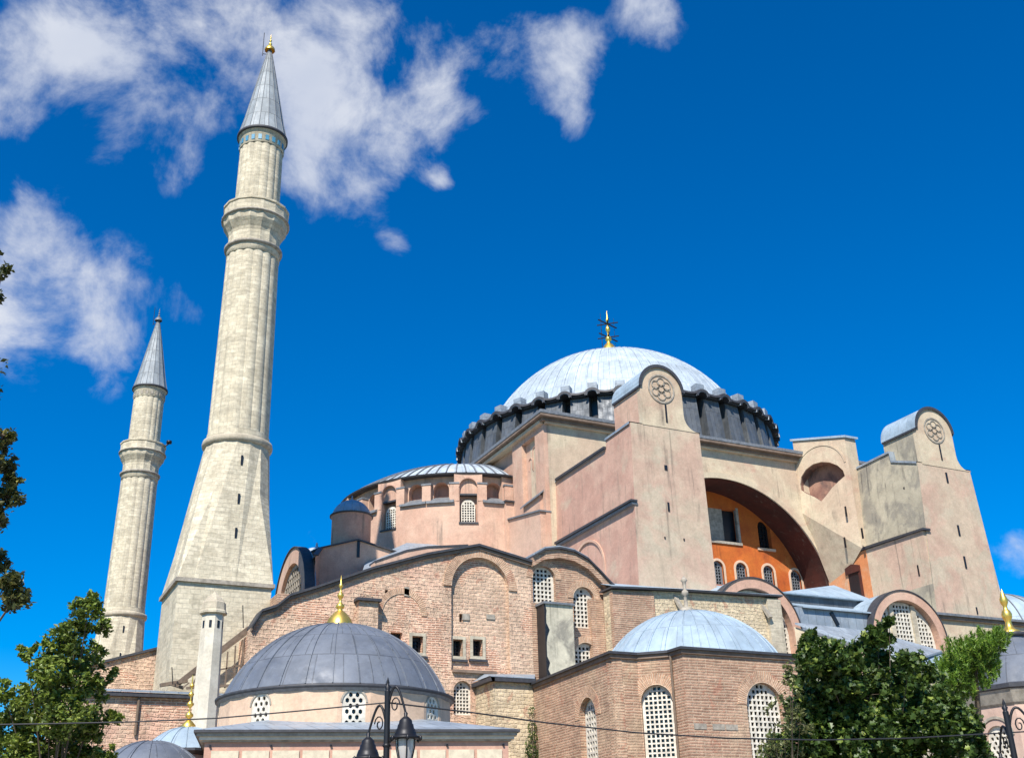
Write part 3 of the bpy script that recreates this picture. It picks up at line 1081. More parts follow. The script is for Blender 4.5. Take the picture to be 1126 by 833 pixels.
head(T1, -17.2, -13.15, 36.75, -27.6, None, 1.35, 33.4, M_BLUELEAD, M_PINK)
head(T2, 12.9, 17.4, 37.55, -27.5, None, 1.35, 34.0, M_BLUELEAD, M_STAINED)
# slits and holes in the tower fronts
for (T, pts) in ((T1, ((732, 514, .13, .2), (735, 557, .08, .36), (731, 591, .05, .08), (752, 593, .05, .08))),
                 (T2, ((1041, 525, .10, .5), (1054, 583, .10, .5), (1061, 618, .10, .55), (1074, 671, .07, .3)))):
    for (u, v, w_, h_) in pts:
        p = P(u, v, 'y', -31.8)
        g = MB()
        g.box(p.x - w_, p.x + w_, -31.86, -31.7, p.z - h_, p.z + h_)
        g.build('slit_window', M_DARK, T)
# sloping ledges on the sides of the towers
g = MB()
g.prism([(-32.0, 26.75), (-32.0, 26.9), (-19.3, 26.8), (-19.3, 26.6)], FW(-18.95), 0, 0.6)
g.build('side_ledge', M_COPING, T1)
g = MB()
g.prism([(-31.9, 26.55), (-31.9, 26.72), (-19.3, 26.57), (-19.3, 26.4)], FW(-18.80), 0, 0.5)
g.build('ledge_soffit', M_EDGE, T1)
g = MB()
g.prism([(-27.9, 32.5), (-27.9, 32.68), (-19.3, 32.63), (-19.3, 32.42)], FW(-18.62), 0, 0.4)
g.build('side_coping', M_COPING, T1)
q0, q1 = P(912, 612, 'x', 11.67), P(1015, 578, 'x', 11.67)
g = MB()
g.prism([(-32.0, 27.6), (-32.0, 27.78), (-19.1, 28.1), (-19.1, 27.85)], FW(11.28), 0, 0.9)
g.build('side_ledge', M_COPING, T2)
# lower part of that side face is washed orange near the arch
g = MB()
g.prism([(-31.7, 18), (-31.7, 27.6), (-24.5, 27.7), (-24.5, 18)], FW(11.52), 0, 0.4)
g.build('lower_side_wall', M_CREAMPINK, T2)
g = MB()
g.prism([(-24.5, 18), (-24.5, 27.7), (-18.9, 27.8), (-18.9, 18)], FW(11.5), 0, 0.4)
g.build('orange_side_wall', M_ORANGEPALE, T2)
a_ = P(940, 640, 'x', 11.45)
g = MB()
g.prism(rect(a_.y - .75, a_.y + .75, a_.z - 1.6, a_.z + .9), FW(11.46), 0, 0.3)
g.build('doorway', M_DARK, T2)
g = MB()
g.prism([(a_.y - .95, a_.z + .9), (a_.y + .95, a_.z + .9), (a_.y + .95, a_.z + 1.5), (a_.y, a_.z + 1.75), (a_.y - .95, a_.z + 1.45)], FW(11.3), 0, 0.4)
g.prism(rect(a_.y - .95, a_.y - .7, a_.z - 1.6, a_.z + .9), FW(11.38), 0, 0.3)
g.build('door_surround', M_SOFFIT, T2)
# slits in the stained side
for (u, v) in ((930, 562), (948, 586), (929, 596), (968, 583), (995, 541), (972, 530), (1010, 627)):
    p = P(u, v, 'x', 11.9)
    xf_ = 12.3 - .95 * (33.4 - min(33.4, p.z)) / 13.2
    if v > 600:
        xf_ = 11.52
    if p.y > -24.3 and p.z > 27.9:
        xf_ = 10.6
    p = P(u, v, 'x', xf_)
    g = MB()
    g.prism(rect(p.y - .08, p.y + .08, p.z - .5, p.z + .5), FW(xf_ - .03), 0, .1)
    g.build('slit_window', M_DARK, T2)
# blind arch low on the left tower
g = archring(FW(-18.55), -24.3, 22.9, 2.55, 2.75, -0.12, 0.3, n=24, legs=3)
g.build('blind_arch', M_PINK, T1)

# block with hollow niche joining the right tower to the nave wall
XN = 11.75
NO = Vector((9.3, -19.02, 0))
NE_ = Vector((11.25, -24.3, 0))
NL = (NE_ - NO).length
nang = math.atan2(NE_.y - NO.y, NE_.x - NO.x)
nfr = FG(NO.x, NO.y, nang)


def PN_(u, v):
    r_ = raydir(u, v)
    nn_ = Vector((-math.sin(nang), math.cos(nang), 0))
    t_ = (NO - CAM).dot(nn_) / r_.dot(nn_)
    h_ = CAM + r_ * t_
    return ((Vector((h_.x, h_.y, 0)) - NO).dot(Vector((math.cos(nang), math.sin(nang), 0))), h_.z)


hole = [PN_(u, v) for (u, v) in ((929, 523), (927, 517), (921, 511.5), (912, 508), (903, 507.5), (894, 510), (886, 516), (881, 524), (878, 533), (879, 539), (886, 542), (895, 546), (903, 551), (909, 544), (915, 536), (922, 529))]
hole = [(min(NL - .25, max(.2, a)), z) for a, z in hole]
g = MB()
g.prism([(0, 32.6), (NL, 27.9), (NL, 39.0), (0, 40.2)], nfr, 0, .14, [hole])
e1, e2 = nfr(NL, 0, .0), nfr(NL, 0, 1.3)
g.face([(e1[0], e1[1], 27.9), (12.7, e1[1] + .1, 27.9), (12.7, e1[1] + .1, 39.0), (e1[0], e1[1], 39.0)])
u0_, u1_, u2_, u3_ = nfr(0, 32.6, 0), nfr(1.4, 30.0, 0), nfr(2.6, 28.3, 0), nfr(NL, 27.9, 0)
g.face([u0_, u3_, (11.9, -19.04, 24.5)])
bpart(g, 'niche_block', M_CREAM)
g = MB()
for i in range(len(hole)):
    a, b = hole[i], hole[(i + 1) % len(hole)]
    g.face([nfr(*a, .14), nfr(*b, .14), nfr(*b, 1.25), nfr(*a, 1.25)])
g.prism(hole, nfr, 1.25, 1.3)
bpart(g, 'niche_lining', M_NICHE)
bpart(archring(nfr, 2.6, 36.3, 2.62, 2.8, -.06, 0, a0=0.1, a1=PI - .1, n=20), 'niche_rim', M_CREAM)
rf = [nfr(-.2, 40.25, -.15), nfr(NL + .15, 39.0, -.15), (12.9, NE_.y - .1, 39.05), (12.4, -18.9, 40.3)]
bpart(sheet([(p_[0], p_[1], p_[2] + .22) for p_ in rf], .22), 'niche_block_roof', M_BLUELEAD)

# ---- stepped blocks below the square's corner
g = MB()
g.prism([(-18.9, 18), (-12.5, 18), (-12.5, 30.55), (-18.9, 29.55)], FW(-20.0), 0, 1.1)
bpart(g, 'corner_block', M_PINK)
g = strip([(-19.05, 29.55), (-12.45, 30.58)], FW(-20.15), 0, 1.2, .14)
bpart(g, 'corner_block_roof', M_EDGE)
g = MB()
g.prism([(-18.4, 28.5), (-18.4, 31.25), (-15.2, 31.1), (-15.2, 28.5)], FW(-19.75), 0, 0.75)
bpart(g, 'wall_step', M_PINK)
g = sheet([(-20.0, -18.7, 31.2), (-19.4, -18.7, 31.75), (-19.4, -15.0, 31.55), (-20.0, -15.0, 31.0)], 0.14)
bpart(g, 'wall_step_roof', M_EDGE)

# ---- western half dome
HC = (-19.5, 0.0)
R1 = 12.25
FA = rad(12.2)


def hframe(am, R_h):
    return lambda a, z, d: (HC[0] + (R_h - d) * math.cos(am) - a * math.sin(am), HC[1] + (R_h - d) * math.sin(am) + a * math.cos(am), z)


wallmb = MB()
drummb = MB()
backmb = MB()
W2 = R1 * math.tan(FA / 2)
for k_ in range(15):
    am = rad(262.7) - FA * k_
    tall = k_ % 3 == 1
    fr = hframe(am, R1)
    if tall:
        wallmb.prism(rect(-W2, W2, 20, 34.95), fr, 0.0, 0.7, [arch(0, 30.25, 1.65, 4.25, 14)])
        wo = window(B, fr, arch(0, 30.3, 1.3, 2.25, 12), depth=0.45, pitch=0.24, hole=0.62)
        backmb.prism(arch(0, 30.25, 1.65, 4.25, 12), fr, 0.72, 0.78)
        g = MB()
        g.prism(rect(-.9, .9, 30.1, 30.25), fr, -0.12, 0.3)
        g.build('window_ledge', M_COPING, wo)
        g = MB()
        g.prism(rect(-.85, .85, 32.9, 33.05), fr, 0.1, 0.6)
        g.build('lunette_ledge', M_COPING, wo)
        g = MB()
        g.prism(arch(0, 33.05, 1.65, 1.45, 12), fr, 0.3, 0.45)
        g.build('lunette', M_PINK, wo)
        bpart(archring(fr, 0, 34.5 - .825, .83, .95, -.05, .05, n=14), 'window_arch', M_PINKW)
    else:
        wallmb.prism(rect(-W2, W2, 20, 32.25), fr, 0.0, 0.7)
        g = MB()
        g.prism(rect(-W2, W2, 32.25, 34.95), fr, 0.65, 1.5, [arch(0, 32.75, 1.45, 1.65, 12)])
        bpart(g, 'drum_wall', M_PINK)
        backmb.prism(rect(-W2 * .8, W2 * .8, 32.25, 34.8), fr, 1.52, 1.6)
        g = MB()
        pts = [fr(-W2, 32.3, -.28), fr(W2, 32.3, -.28), fr(W2 * .95, 33.0, 1.0), fr(-W2 * .95, 33.0, 1.0)]
        low_ = [fr(-W2, 32.12, -.28), fr(W2, 32.12, -.28), fr(W2 * .95, 32.12, .3), fr(-W2 * .95, 32.12, .3)]
        g.face(pts)
        g.face(low_)
        for q_ in ((0, 1), (0, 3), (1, 2)):
            g.face([pts[q_[0]], pts[q_[1]], low_[q_[1]], low_[q_[0]]])
        bpart(g, 'drum_ledge', M_EDGE)
    # pier between two niches
    fp = hframe(am + FA / 2, R1 + .08)
    g = MB()
    g.prism(rect(-.42, .42, 32.3, 33.95), fp, 0, .9)
    pr0 = bpart(g, 'drum_pier', M_PINK)
    g = MB()
    g.prism([(-.48, 33.95), (.48, 33.95), (.48, 34.1), (-.48, 34.1)], fp, -.06, .95)
    g.build('pier_cap', M_EDGE, pr0)
g = MB()
g.box(-20.3, -19.0, -12.62, -11.2, 20, 32.25)
g.box(-20.3, -19.0, -11.95, -11.2, 32.25, 34.95)
bpart(g, 'half_dome_return', M_PINK)
g = MB()
g.box(-20.4, -19.0, -12.85, -11.2, 32.254, 32.4)
g.box(-20.2, -19.0, -12.25, -11.2, 34.955, 35.1)
bpart(g, 'return_coping', M_COPING)
bpart(wallmb, 'half_dome_wall', M_PINK)
bpart(backmb, 'niche_backs', M_PINKW)
g = MB()
g.lathe([(11.4, 34.9), (12.35, 34.93), (12.4, 35.06), (12.0, 35.12)], c=HC, seg=60, a0=PI / 2, a1=1.5 * PI, smooth=False)
bpart(g, 'half_dome_eave', M_COPING)
g = MB()
g.lathe(capprof(12.1, 35.1, 3.9, 18), c=HC, seg=60, a0=PI / 2, a1=1.5 * PI)
bpart(g, 'half_dome_roof', M_DOME)
bpart(domeribs(12.1, 35.1, 3.9, HC, 40, 0.16, 0.11, PI / 2, 1.5 * PI), 'half_dome_seams', M_EDGE)

# ---- stair turret on the west side, with its polygonal base
YS = -14.0
c_l, c_r = P(368, 590, 'y', YS + 1), P(411, 590, 'y', YS + 1)
TX, TY = (c_l.x + c_r.x) / 2, YS + 2.0
RT_ = (c_r.x - c_l.x) / 2 * .97
zt0 = P(390, 562, 'y', YS + .6).z - .15
g = MB()
g.lathe([(RT_ * 1.03, 20), (RT_, zt0 - .2), (RT_ * 1.04, zt0 - .1), (RT_ * 1.06, zt0)], c=(TX, TY), seg=32)
o = bpart(g, 'stair_turret', M_PINKW)
g = MB()
g.lathe([(RT_ * 1.02, zt0 - .02), (RT_ * 1.12, zt0), (RT_ * 1.12, zt0 + .12)], c=(TX, TY), seg=32)
g.build('turret_eave', M_COPING, o)
g = MB()
g.lathe(capprof(RT_ * 1.02, zt0 + .1, 1.45, 10), c=(TX, TY), seg=32)
g.tube([(TX, TY, zt0 + 1.4), (TX, TY, zt0 + 2.0)], [.14, .05], 8)
g.build('turret_dome', M_LEAD, o)
prof = [P(u, v, 'y', YS) for (u, v) in ((337, 609), (352, 603), (393, 594), (437, 608), (462, 617))]
prof = [(p.x, p.z) for p in prof]
LX = prof[0][0] - 1.0
prof = [(LX + .72, prof[0][1] - .35)] + prof
g = MB()
g.prism([(prof[0][0], 18)] + prof + [(prof[-1][0], 18)], FS(YS), 0, 6)
bpart(g, 'turret_base', M_PINK)
bpart(strip(prof, FS(YS - .2), 0, 6.3, .12), 'turret_base_roof', M_COPING)
g = MB()
p = P(394, 603, 'y', YS)
g.box(p.x - .12, p.x + .12, YS - .06, YS + .1, p.z - .75, p.z + .75)
bpart(g, 'slit_window', M_DARK)

# ---- vaulted gallery end with a lunette window, next to the near minaret
yn, zn = P(303, 650, 'x', LX).y, P(303, 650, 'x', LX).z
ys_ = P(338, 624, 'x', LX).y
LR = (yn - ys_) / 2
LY = (yn + ys_) / 2
LZ = P(321, 603, 'x', LX).z - LR
g = archring(FW(LX), LY, LZ, LR * .72, LR - .08, 0, 0.6, n=26, legs=3)
bpart(g, 'gallery_arch', M_PINK)
g = archring(FW(LX), LY, LZ, LR - .08, LR, -.12, 0.7, n=26, legs=3)
bpart(g, 'gallery_arch_coping', M_COPING)
w_ = window(B, FW(LX), arch(LY, LZ - 3, LR * 1.44, 3 + LR * .72, 18), depth=0.3, pitch=0.55, hole=0.82, gmat=M_GREYTRIM)
g = MB()
rows = [[(x, LY + (LR - .05) * math.cos(PI * i / 20), LZ + (LR - .05) * math.sin(PI * i / 20)) for i in range(21)] for x in (LX + .3, LX + .8)]
g.grid(rows, smooth=True)
bpart(g, 'gallery_vault', M_LEAD)
g = MB()
dzt = P(335, 599, 'y', LY).z
dxy = (LX + 2.4, YS + 2.0)
dzt = P(335, 599, 'y', dxy[1] - .5).z
g.lathe(capprof(1.7, dzt - 1.4, 1.4, 10), c=dxy, seg=28)
g.tube([(*dxy, dzt - .05), (*dxy, dzt + .45)], [.16, .06], 8)
bpart(g, 'gallery_dome', M_DOME)
pa3, pb3 = Vector((LX + .62, ys_ + .1, 0)), Vector((prof[2][0], YS - .02, 0))
za3, zb3 = P(339, 610, 'y', ys_).z, prof[2][1]
g = MB()
for q_ in (0, .4):
    g.face([(pa3.x, pa3.y + q_, 16), (pb3.x, pb3.y + q_, 16), (pb3.x, pb3.y + q_, zb3), (pa3.x, pa3.y + q_, za3)])
g.face([(pa3.x, pa3.y, za3), (pb3.x, pb3.y, zb3), (pb3.x, YS + 3, zb3), (pa3.x, YS + 3, za3)])
bpart(g, 'link_wall', M_PINK)
g = MB()
g.beam((pa3.x, pa3.y - .1, za3 + .05), (pb3.x, pb3.y - .1, zb3 + .05), .4, .14)
bpart(g, 'link_coping', M_COPING)
g = MB()
g.box(LX + 1.4, -30, YS - .3, -5.0, 10, 20.5)
g.box(LX + .02, LX + 1.4, YS - 1.5, -5.0, 10, LZ - 2.9)
bpart(g, 'gallery_wall', M_PINK)

# ---- patched brick facade with a low gable
YF = -33.5


def pf(u, v, y=YF):
    p = P(u, v, 'y', y)
    return (p.x, p.z)


top = [pf(276, 690), pf(287, 673), pf(303, 668), pf(318, 656), pf(345, 648), pf(410, 626), pf(468, 611), pf(525, 601), pf(583, 619)]
x_l, x_r = top[0][0], top[-1][0]
wn = []


def smallwin(u, v, w, h):
    c = pf(u, v)
    return rect(c[0] - w / 2, c[0] + w / 2, c[1] - h / 2, c[1] + h / 2)


for (u, v, w, h) in ((459, 708, .75, 1.05), (505, 711, .72, 1.1), (527, 711, .72, 1.1), (436, 700, .8, .6)):
    wn.append(dict(shape=smallwin(u, v, w, h), depth=0.45, pitch=0.24, hole=0.8, gmat=M_IRON))
for (u, v, w, h) in ((509, 678, .28, .55), (425, 651, .2, .35), (446, 653, .2, .35), (409, 702, .2, .3)):
    wn.append(dict(shape=smallwin(u, v, w, h), blind=True))
big = pf(530, 680)
bw = 4.25
blind = arch(big[0] - .1, pf(530, 738)[1], bw, pf(530, 613)[1] - pf(530, 738)[1], 22)
low = pf(509, 768)
wn.append(dict(shape=arch(low[0], low[1] - 1.0, 1.3, 2.15, 12), depth=0.3, pitch=0.22))
wl = MB()
facade = top + [(x_r, 0), (x_l, 0)]
wins_main = [x for x in wn if not (abs(x['shape'][0][0] - big[0]) < 2.2 and x['shape'][0][1] > blind[0][1] - .2)]
wins_in = [x for x in wn if x not in wins_main]
wall('brick_facade', B, FS(YF), facade, M_BRICKF, wins_main + [dict(shape=blind, blind=True)], thick=0.9)
wall('arch_infill', B, FS(YF + .28), blind, M_BRICKF, wins_in, thick=0.6)
for (u, v, w, h) in ((459, 708, .75, 1.05), (505, 711, .72, 1.1), (527, 711, .72, 1.1)):
    c = pf(u, v)
    yy = YF - .06 if u < 480 else YF + .2
    g = MB()
    g.prism(rect(c[0] - w / 2 - .2, c[0] + w / 2 + .2, c[1] - h / 2 - .22, c[1] + h / 2 + .2), FS(yy), 0, .12, [rect(c[0] - w / 2, c[0] + w / 2, c[1] - h / 2, c[1] + h / 2)])
    bpart(g, 'window_surround', M_STONETRIM)
    g = MB()
    g.box(c[0] - w / 2 - .3, c[0] + w / 2 + .3, yy - .1, yy + .1, c[1] - h / 2 - .36, c[1] - h / 2 - .22)
    bpart(g, 'window_sill', M_COPING)
g = archring(FS(YF), big[0] - .1, pf(530, 613)[1] - bw / 2, bw / 2, bw / 2 + .6, -.10, .1, n=30, legs=0)
bpart(g, 'blind_arch', M_ARCHBRICK)
g = archring(FS(YF), pf(442, 672)[0], pf(442, 672)[1] - .2, 1.35, 1.75, -.05, .1, n=18, legs=0)
bpart(g, 'relieving_arch', M_ARCHBRICK)
for (u, v, w, h) in ((514, 677, .5, .42), (541, 677, .62, .32), (488, 672, .4, .3), (447, 650, .35, .6)):
    c = pf(u, v)
    yy = YF + .2 if u > 480 else YF - .05
    g = MB()
    g.box(c[0] - w / 2, c[0] + w / 2, yy, yy + .12, c[1] - h / 2, c[1] + h / 2)
    bpart(g, 'stone_block', M_GREYTRIM)
# dark backing for the loose openings
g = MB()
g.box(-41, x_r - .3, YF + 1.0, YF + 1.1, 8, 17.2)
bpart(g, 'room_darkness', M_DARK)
bpart(strip(top, FS(YF - .35), 0, 1.6, .16), 'facade_coping', M_COPING)
bpart(strip([(a, z - .22) for a, z in top], FS(YF - .2), 0, .3, .2), 'facade_cornice', M_BROWNSOFFIT)
# pilaster with capped top at the left of the facade
c0, c1 = pf(392, 662), pf(413, 662)
g = MB()
g.box(c0[0] - .0, c1[0], YF - .55, YF, 6, c0[1])
bpart(g, 'facade_pilaster', M_BRICKF)
g = MB()
g.box(c0[0] - .2, c1[0] + .15, YF - .8, YF, c0[1], c0[1] + .18)
bpart(g, 'pilaster_cap', M_COPING)
# string course stub low on the facade
c0, c1 = pf(497, 737), pf(545, 739)
g = MB()
g.box(c0[0], c1[0], YF - .22, YF, c0[1] - .1, c0[1] + .08)
bpart(g, 'string_course', M_BROWNSOFFIT)
# west return of the facade
g = MB()
g.box(x_l, x_l + .8, YF + .9, -29, 0, top[0][1] - .3)
bpart(g, 'facade_return', M_BRICKF)

# ---- arched gable with white grilles
YG = -33.5
ga = [pf(583, 614), pf(596, 606.5), pf(612, 605), pf(628, 608.5), pf(643, 617), pf(656, 630), pf(668, 643), pf(678, 652)]
outl = [(ga[0][0], 6)] + ga + [(ga[-1][0], 6)]
gw = []
for (u, vt, vb, w) in ((598.5, 622, 663, 25), (642.5, 645, 690, 23), (645, 706, 750, 24)):
    c = pf(u, (vt + vb) / 2)
    zt_, zb_ = pf(u, vt)[1], pf(u, vb)[1]
    wx = (pf(u + w / 2, vt + 10)[0] - pf(u - w / 2, vt + 10)[0])
    gw.append(dict(shape=arch(c[0], zb_, wx, zt_ - zb_, 14), depth=0.3, pitch=0.3, hole=0.6))
wall('arched_gable', B, FS(YG + .02), outl, M_BRICK, gw, thick=0.9)
for x in gw:
    sh = x['shape']
    w = sh[1][0] - sh[0][0]
    bpart(archring(FS(YG + .02), (sh[0][0] + sh[1][0]) / 2, sh[2][1], w / 2, w / 2 + .45, -.05, .06, n=18), 'window_arch', M_ARCHBRICK)
# projecting outer order of the gable
inner = [(a, z - .62) for a, z in ga]
for i in range(len(ga) - 1):
    g = MB()
rib = MB()
for i in range(len(ga) - 1):
    rib.prism([ga[i], ga[i + 1], inner[i + 1], inner[i]], FS(YG - .42), 0, .44)
bpart(rib, 'gable_archivolt', M_BRICK)
bpart(strip(ga, FS(YG - .6), 0, 2.5, .14), 'gable_coping', M_COPING)
bpart(strip([(a, z + .14) for a, z in ga], FS(YG - .45), 0, 6.5, .12), 'gable_roof', M_LEAD)
# rendered pier left of the gable's windows
c0, c1 = pf(587, 666), pf(621, 670)
g = MB()
g.box(c0[0] + .25, c1[0], YG - 1.15, YG, 6, c0[1] - .05)
o = bpart(g, 'rendered_pier', M_CONC)
g = MB()
g.box(c0[0] + .20, c0[0] + .249, YG - 1.15, YG, 6, c0[1] - .05)
g.build('sooty_flank', M_DARK, o)
rng = random.Random(12)
zt_, zb_ = c0[1] - .06, 6.2
ed = [(c0[0] + .25, zb_)] + [(c0[0] + .25 + rng.uniform(.06, .34) * (.6 + .5 * math.sin(i * .9)), zb_ + (zt_ - zb_) * i / 26) for i in range(27)] + [(c0[0] + .25, zt_)]
g = MB()
g.prism(ed, FS(YG - 1.165), 0, .012)
g.build('soot_stain', M_DARK, o)
g = MB()
g.box(c0[0] + .1, c1[0] + .1, YG - 1.3, YG, c0[1] - .05, c0[1] + .1)
g.build('pier_cap', M_EDGE, o)
# stack of stones at the right edge of the gable
g = MB()
c0 = pf(679, 655)
for i in range(14):
    zz = c0[1] - .1 - i * .62
    e = random.uniform(-.08, .12)
    g.box(c0[0] - .5 + e, c0[0] + .35 + e, YG - .35 - abs(e), YG + .3, zz - .55, zz)
bpart(g, 'quoin_stones', M_BRICKF)

# ---- pale stone aisle wall under the towers
YA = -35.0
pa = [(-23.0, 18.85), (-18, 19.1), (-8.45, 19.35)]
outl = [(-23.0, 4)] + pa + [(-8.45, 4)]
g = MB()
g.prism(outl, FS(YA), 0, 1.2)
bpart(g, 'aisle_wall', M_RUBBLE)
g = MB()
g.prism([(-23.05, 4), (-23.05, 18.7), (-19.6, 18.9), (-19.6, 4)], FS(YA - .12), 0, .4)
bpart(g, 'aisle_pier', M_BRICK)
g = MB()
g.box(-9.6, -8.35, YA - .25, YA + 1, 4, 19.2)
bpart(g, 'aisle_quoins', M_STONETRIM)
bpart(strip([(-23.2, 18.9), (-18, 19.13), (-8.2, 19.4)], FS(YA - .4), 0, 1.8, .12), 'aisle_coping', M_COPING)
g = sheet([(-23.2, YA - .4, 19.06), (-8.2, YA - .4, 19.56), (-8.2, -31.7, 20.4), (-23.0, -31.7, 20.2)], .05)
bpart(g, 'aisle_roof', M_BLUELEAD)
for (u, v) in ((743, 662), (840, 672)):
    p = P(u, v, 'y', YA)
    g = MB()
    g.beam((p.x, YA + .1, p.z + .5), (p.x + .15, YA - .5, p.z - .55), .36, .2)
    bpart(g, 'rain_spout', M_GREYTRIM)

# ---- great sloping gallery roofs


def rz(y):
    return 20.15 + (y + 31.8) * 0.475


g = sheet([(-29, YG + .5, 18.9), (-19.0, -31.0, 20.0), (-18.9, -10, 28.6), (-29, -10, 28.2)], .2)
q = sheet([(-41, YF + .8, 17.6), (-33, YF + .8, 20.0), (-29, YF + .8, 19.4), (-29, -10, 28.2), (-33.5, -12, 25.6)], .2)
g.v, off = g.v + q.v, len(g.v)
g.f += [tuple(i + off for i in f) for f in q.f]
g.uv += q.uv
g.sm += q.sm
bpart(g, 'gallery_roof', M_LEAD)
g = sheet([(-12, -33.5, 18.2), (12, -33.5, 18.2), (12, -16.5, 25.2), (-12, -16.5, 25.2)], .2)
bpart(g, 'middle_gallery_roof', M_BLUELEAD)
g = sheet([(19.0, -34, 19.0), (38, -34, 19.0), (36, -18, 22.5), (19, -18, 25)], .2)
bpart(g, 'east_gallery_roof', M_BLUELEAD)
# curved copings behind the facade gable
pts = [P(u, v, 'y', -28) for (u, v) in ((412, 618), (430, 612), (447, 606), (470, 602), (515, 600))]
bpart(strip([(p.x, p.z) for p in pts], FS(-28), 0, 1.2, .14), 'roof_ridge', M_COPING)
g = MB()
g.prism([(p.x, p.z) for p in pts] + [(pts[-1].x, 18), (pts[0].x, 18)], FS(-27.95), 0, .8)
bpart(g, 'parapet_wall', M_PINK)
# ---- lower body of the building
g = MB()
g.box(-46, -24, -32.4, 33, -.5, 17.4)
g.box(-24, 36, -33.7, 33, -.5, 18.4)
bpart(g, 'aisle_block', M_BRICK)

# ---- lunettes between and beside the towers
YL = -34.3


def lunette(cx, zs, R, bars, dep=12):
    o = bpart(archring(FS(YL), cx, zs, R - .75, R, -.3, .5, n=32, legs=3), 'lunette_arch', M_PINK)
    archring(FS(YL), cx, zs, R, R + .09, -.38, .6, n=32, legs=1).build('lunette_coping', M_COPING, o)
    g = MB()
    rows = [[(cx + (R + .05) * math.cos(PI * i / 24), y, zs + (R + .05) * math.sin(PI * i / 24)) for i in range(25)] for y in (YL + .3, YL + dep)]
    g.grid(rows, smooth=True)
    g.build('vault_roof', M_BLUELEAD, o)
    Ri = R - .78
    xs = [-Ri] + bars + [Ri]
    for i in range(len(xs) - 1):
        a, b = xs[i] + (.0 if i == 0 else .22), xs[i + 1] - (.0 if i == len(xs) - 2 else .22)
        n = 8
        top_ = []
        for j in range(n + 1):
            x = a + (b - a) * j / n
            top_.append((cx + x, zs + math.sqrt(max(0.01, Ri * Ri - x * x)) - .02))
        shape = [(cx + a, zs - 1.6), (cx + b, zs - 1.6)] + top_[::-1]
        window(B, FS(YL), shape, depth=.3, pitch=.34, hole=.6)
    g = MB()
    for b in bars:
        h = math.sqrt(Ri * Ri - b * b)
        g.box(cx + b - .22, cx + b + .22, YL + .12, YL + .5, zs - 2.4, zs + h)
    g.build('mullion', M_STONETRIM, o)
    g = MB()
    g.box(cx - R + .1, cx + R - .1, YL - .25, YL + .5, 4, zs - 1.6)
    g.build('lunette_base', M_CREAM, o)
    return o


pl = P(832, 637, 'y', YL)
pr_ = P(884, 702, 'y', YL)
lunette(-10.2, pl.z - 4.05, 4.05, [-1.35, 1.35])
p1 = P(988, 650, 'y', YL)
p2 = P(1042, 715, 'y', YL)
lunette(4.95, p1.z - 3.95, 3.95, [-1.2, 1.2])

# lead-clad clerestory between the lunettes
ya, yb_ = -34.0, -31.5
zl = P(915, 670, 'y', ya).z
g = MB()
g.box(P(868, 670, 'y', ya).x, P(957, 672, 'y', ya).x, ya, -26, 15.5, zl - .02)
o = bpart(g, 'lead_clerestory', M_LEAD)
zu0, zu1 = P(915, 668, 'y', yb_).z, P(915, 657, 'y', yb_).z
xl0, xl1 = P(862, 654, 'y', yb_).x, P(955, 656, 'y', yb_).x
g = sheet([(xl0 - .6, ya - .3, zl), (P(962, 672, 'y', ya).x, ya - .3, zl), (xl1 + .3, yb_, zu0 + .1), (xl0, yb_, zu0 + .1)], .1)
g.build('clerestory_roof', M_BLUELEAD, o)
g = MB()
g.box(xl0, xl1, yb_, -26, zl, zu1)
g.build('upper_clerestory', M_DARKLEAD, o)
g = MB()
pa_ = P(917, 643, 'y', -28.5)
cor = [(xl0 - .3, yb_ - .35, zu1 + .02), (xl1 + .3, yb_ - .35, zu1 + .02), (xl1 + .3, -25, zu1 + .02), (xl0 - .3, -25, zu1 + .02)]
for i in range(4):
    g.face([cor[i], cor[(i + 1) % 4], tuple(pa_)])
g.face([(x, y, z - .1) for x, y, z in cor])
for i in range(4):
    a, b = cor[i], cor[(i + 1) % 4]
    g.face([a, b, (b[0], b[1], b[2] - .1), (a[0], a[1], a[2] - .1)])
g.build('pyramid_roof', M_BLUELEAD, o)
g = MB()
p = P(917, 680, 'y', ya)
g.beam((p.x - .25, ya - .05, p.z + .5), (p.x + .25, ya - .1, p.z - .5), .3, .12, up=(0, 1, 0))
g.build('roof_hatch', M_DARK, o)
# sloping porch roof in front of the second lunette
A1, B1, C1, D1, E1 = P(874, 684, 'y', -35.2), P(985, 722, 'y', -39.0), P(1001, 726, 'y', -39.5), P(1036, 715, 'y', -36.5), P(958, 693, 'y', -34.7)
g = sheet([A1, B1, C1, D1, E1], .14)
o = bpart(g, 'porch_roof', M_LEAD)
A2, B2, C2 = P(985, 729, 'y', -40.0), P(1034, 732, 'y', -38.5), P(1048, 720, 'y', -35.0)
g = sheet([B1 + Vector((0, 0, -.2)), A2, B2, C2, D1 + Vector((0, 0, -.15))], .12)
g.build('lower_porch_roof', M_BLUELEAD, o)
g = MB()
for (a, b) in ((A1, B1), (B1, A2), (A2, B2), (B2, C2)):
    a = a + Vector((0.1, 0.25, -.25))
    b = b + Vector((0.1, 0.25, -.25))
    g.face([a, b, (b.x, b.y, 0), (a.x, a.y, 0)])
g.build('porch_wall', M_CREAM, o)

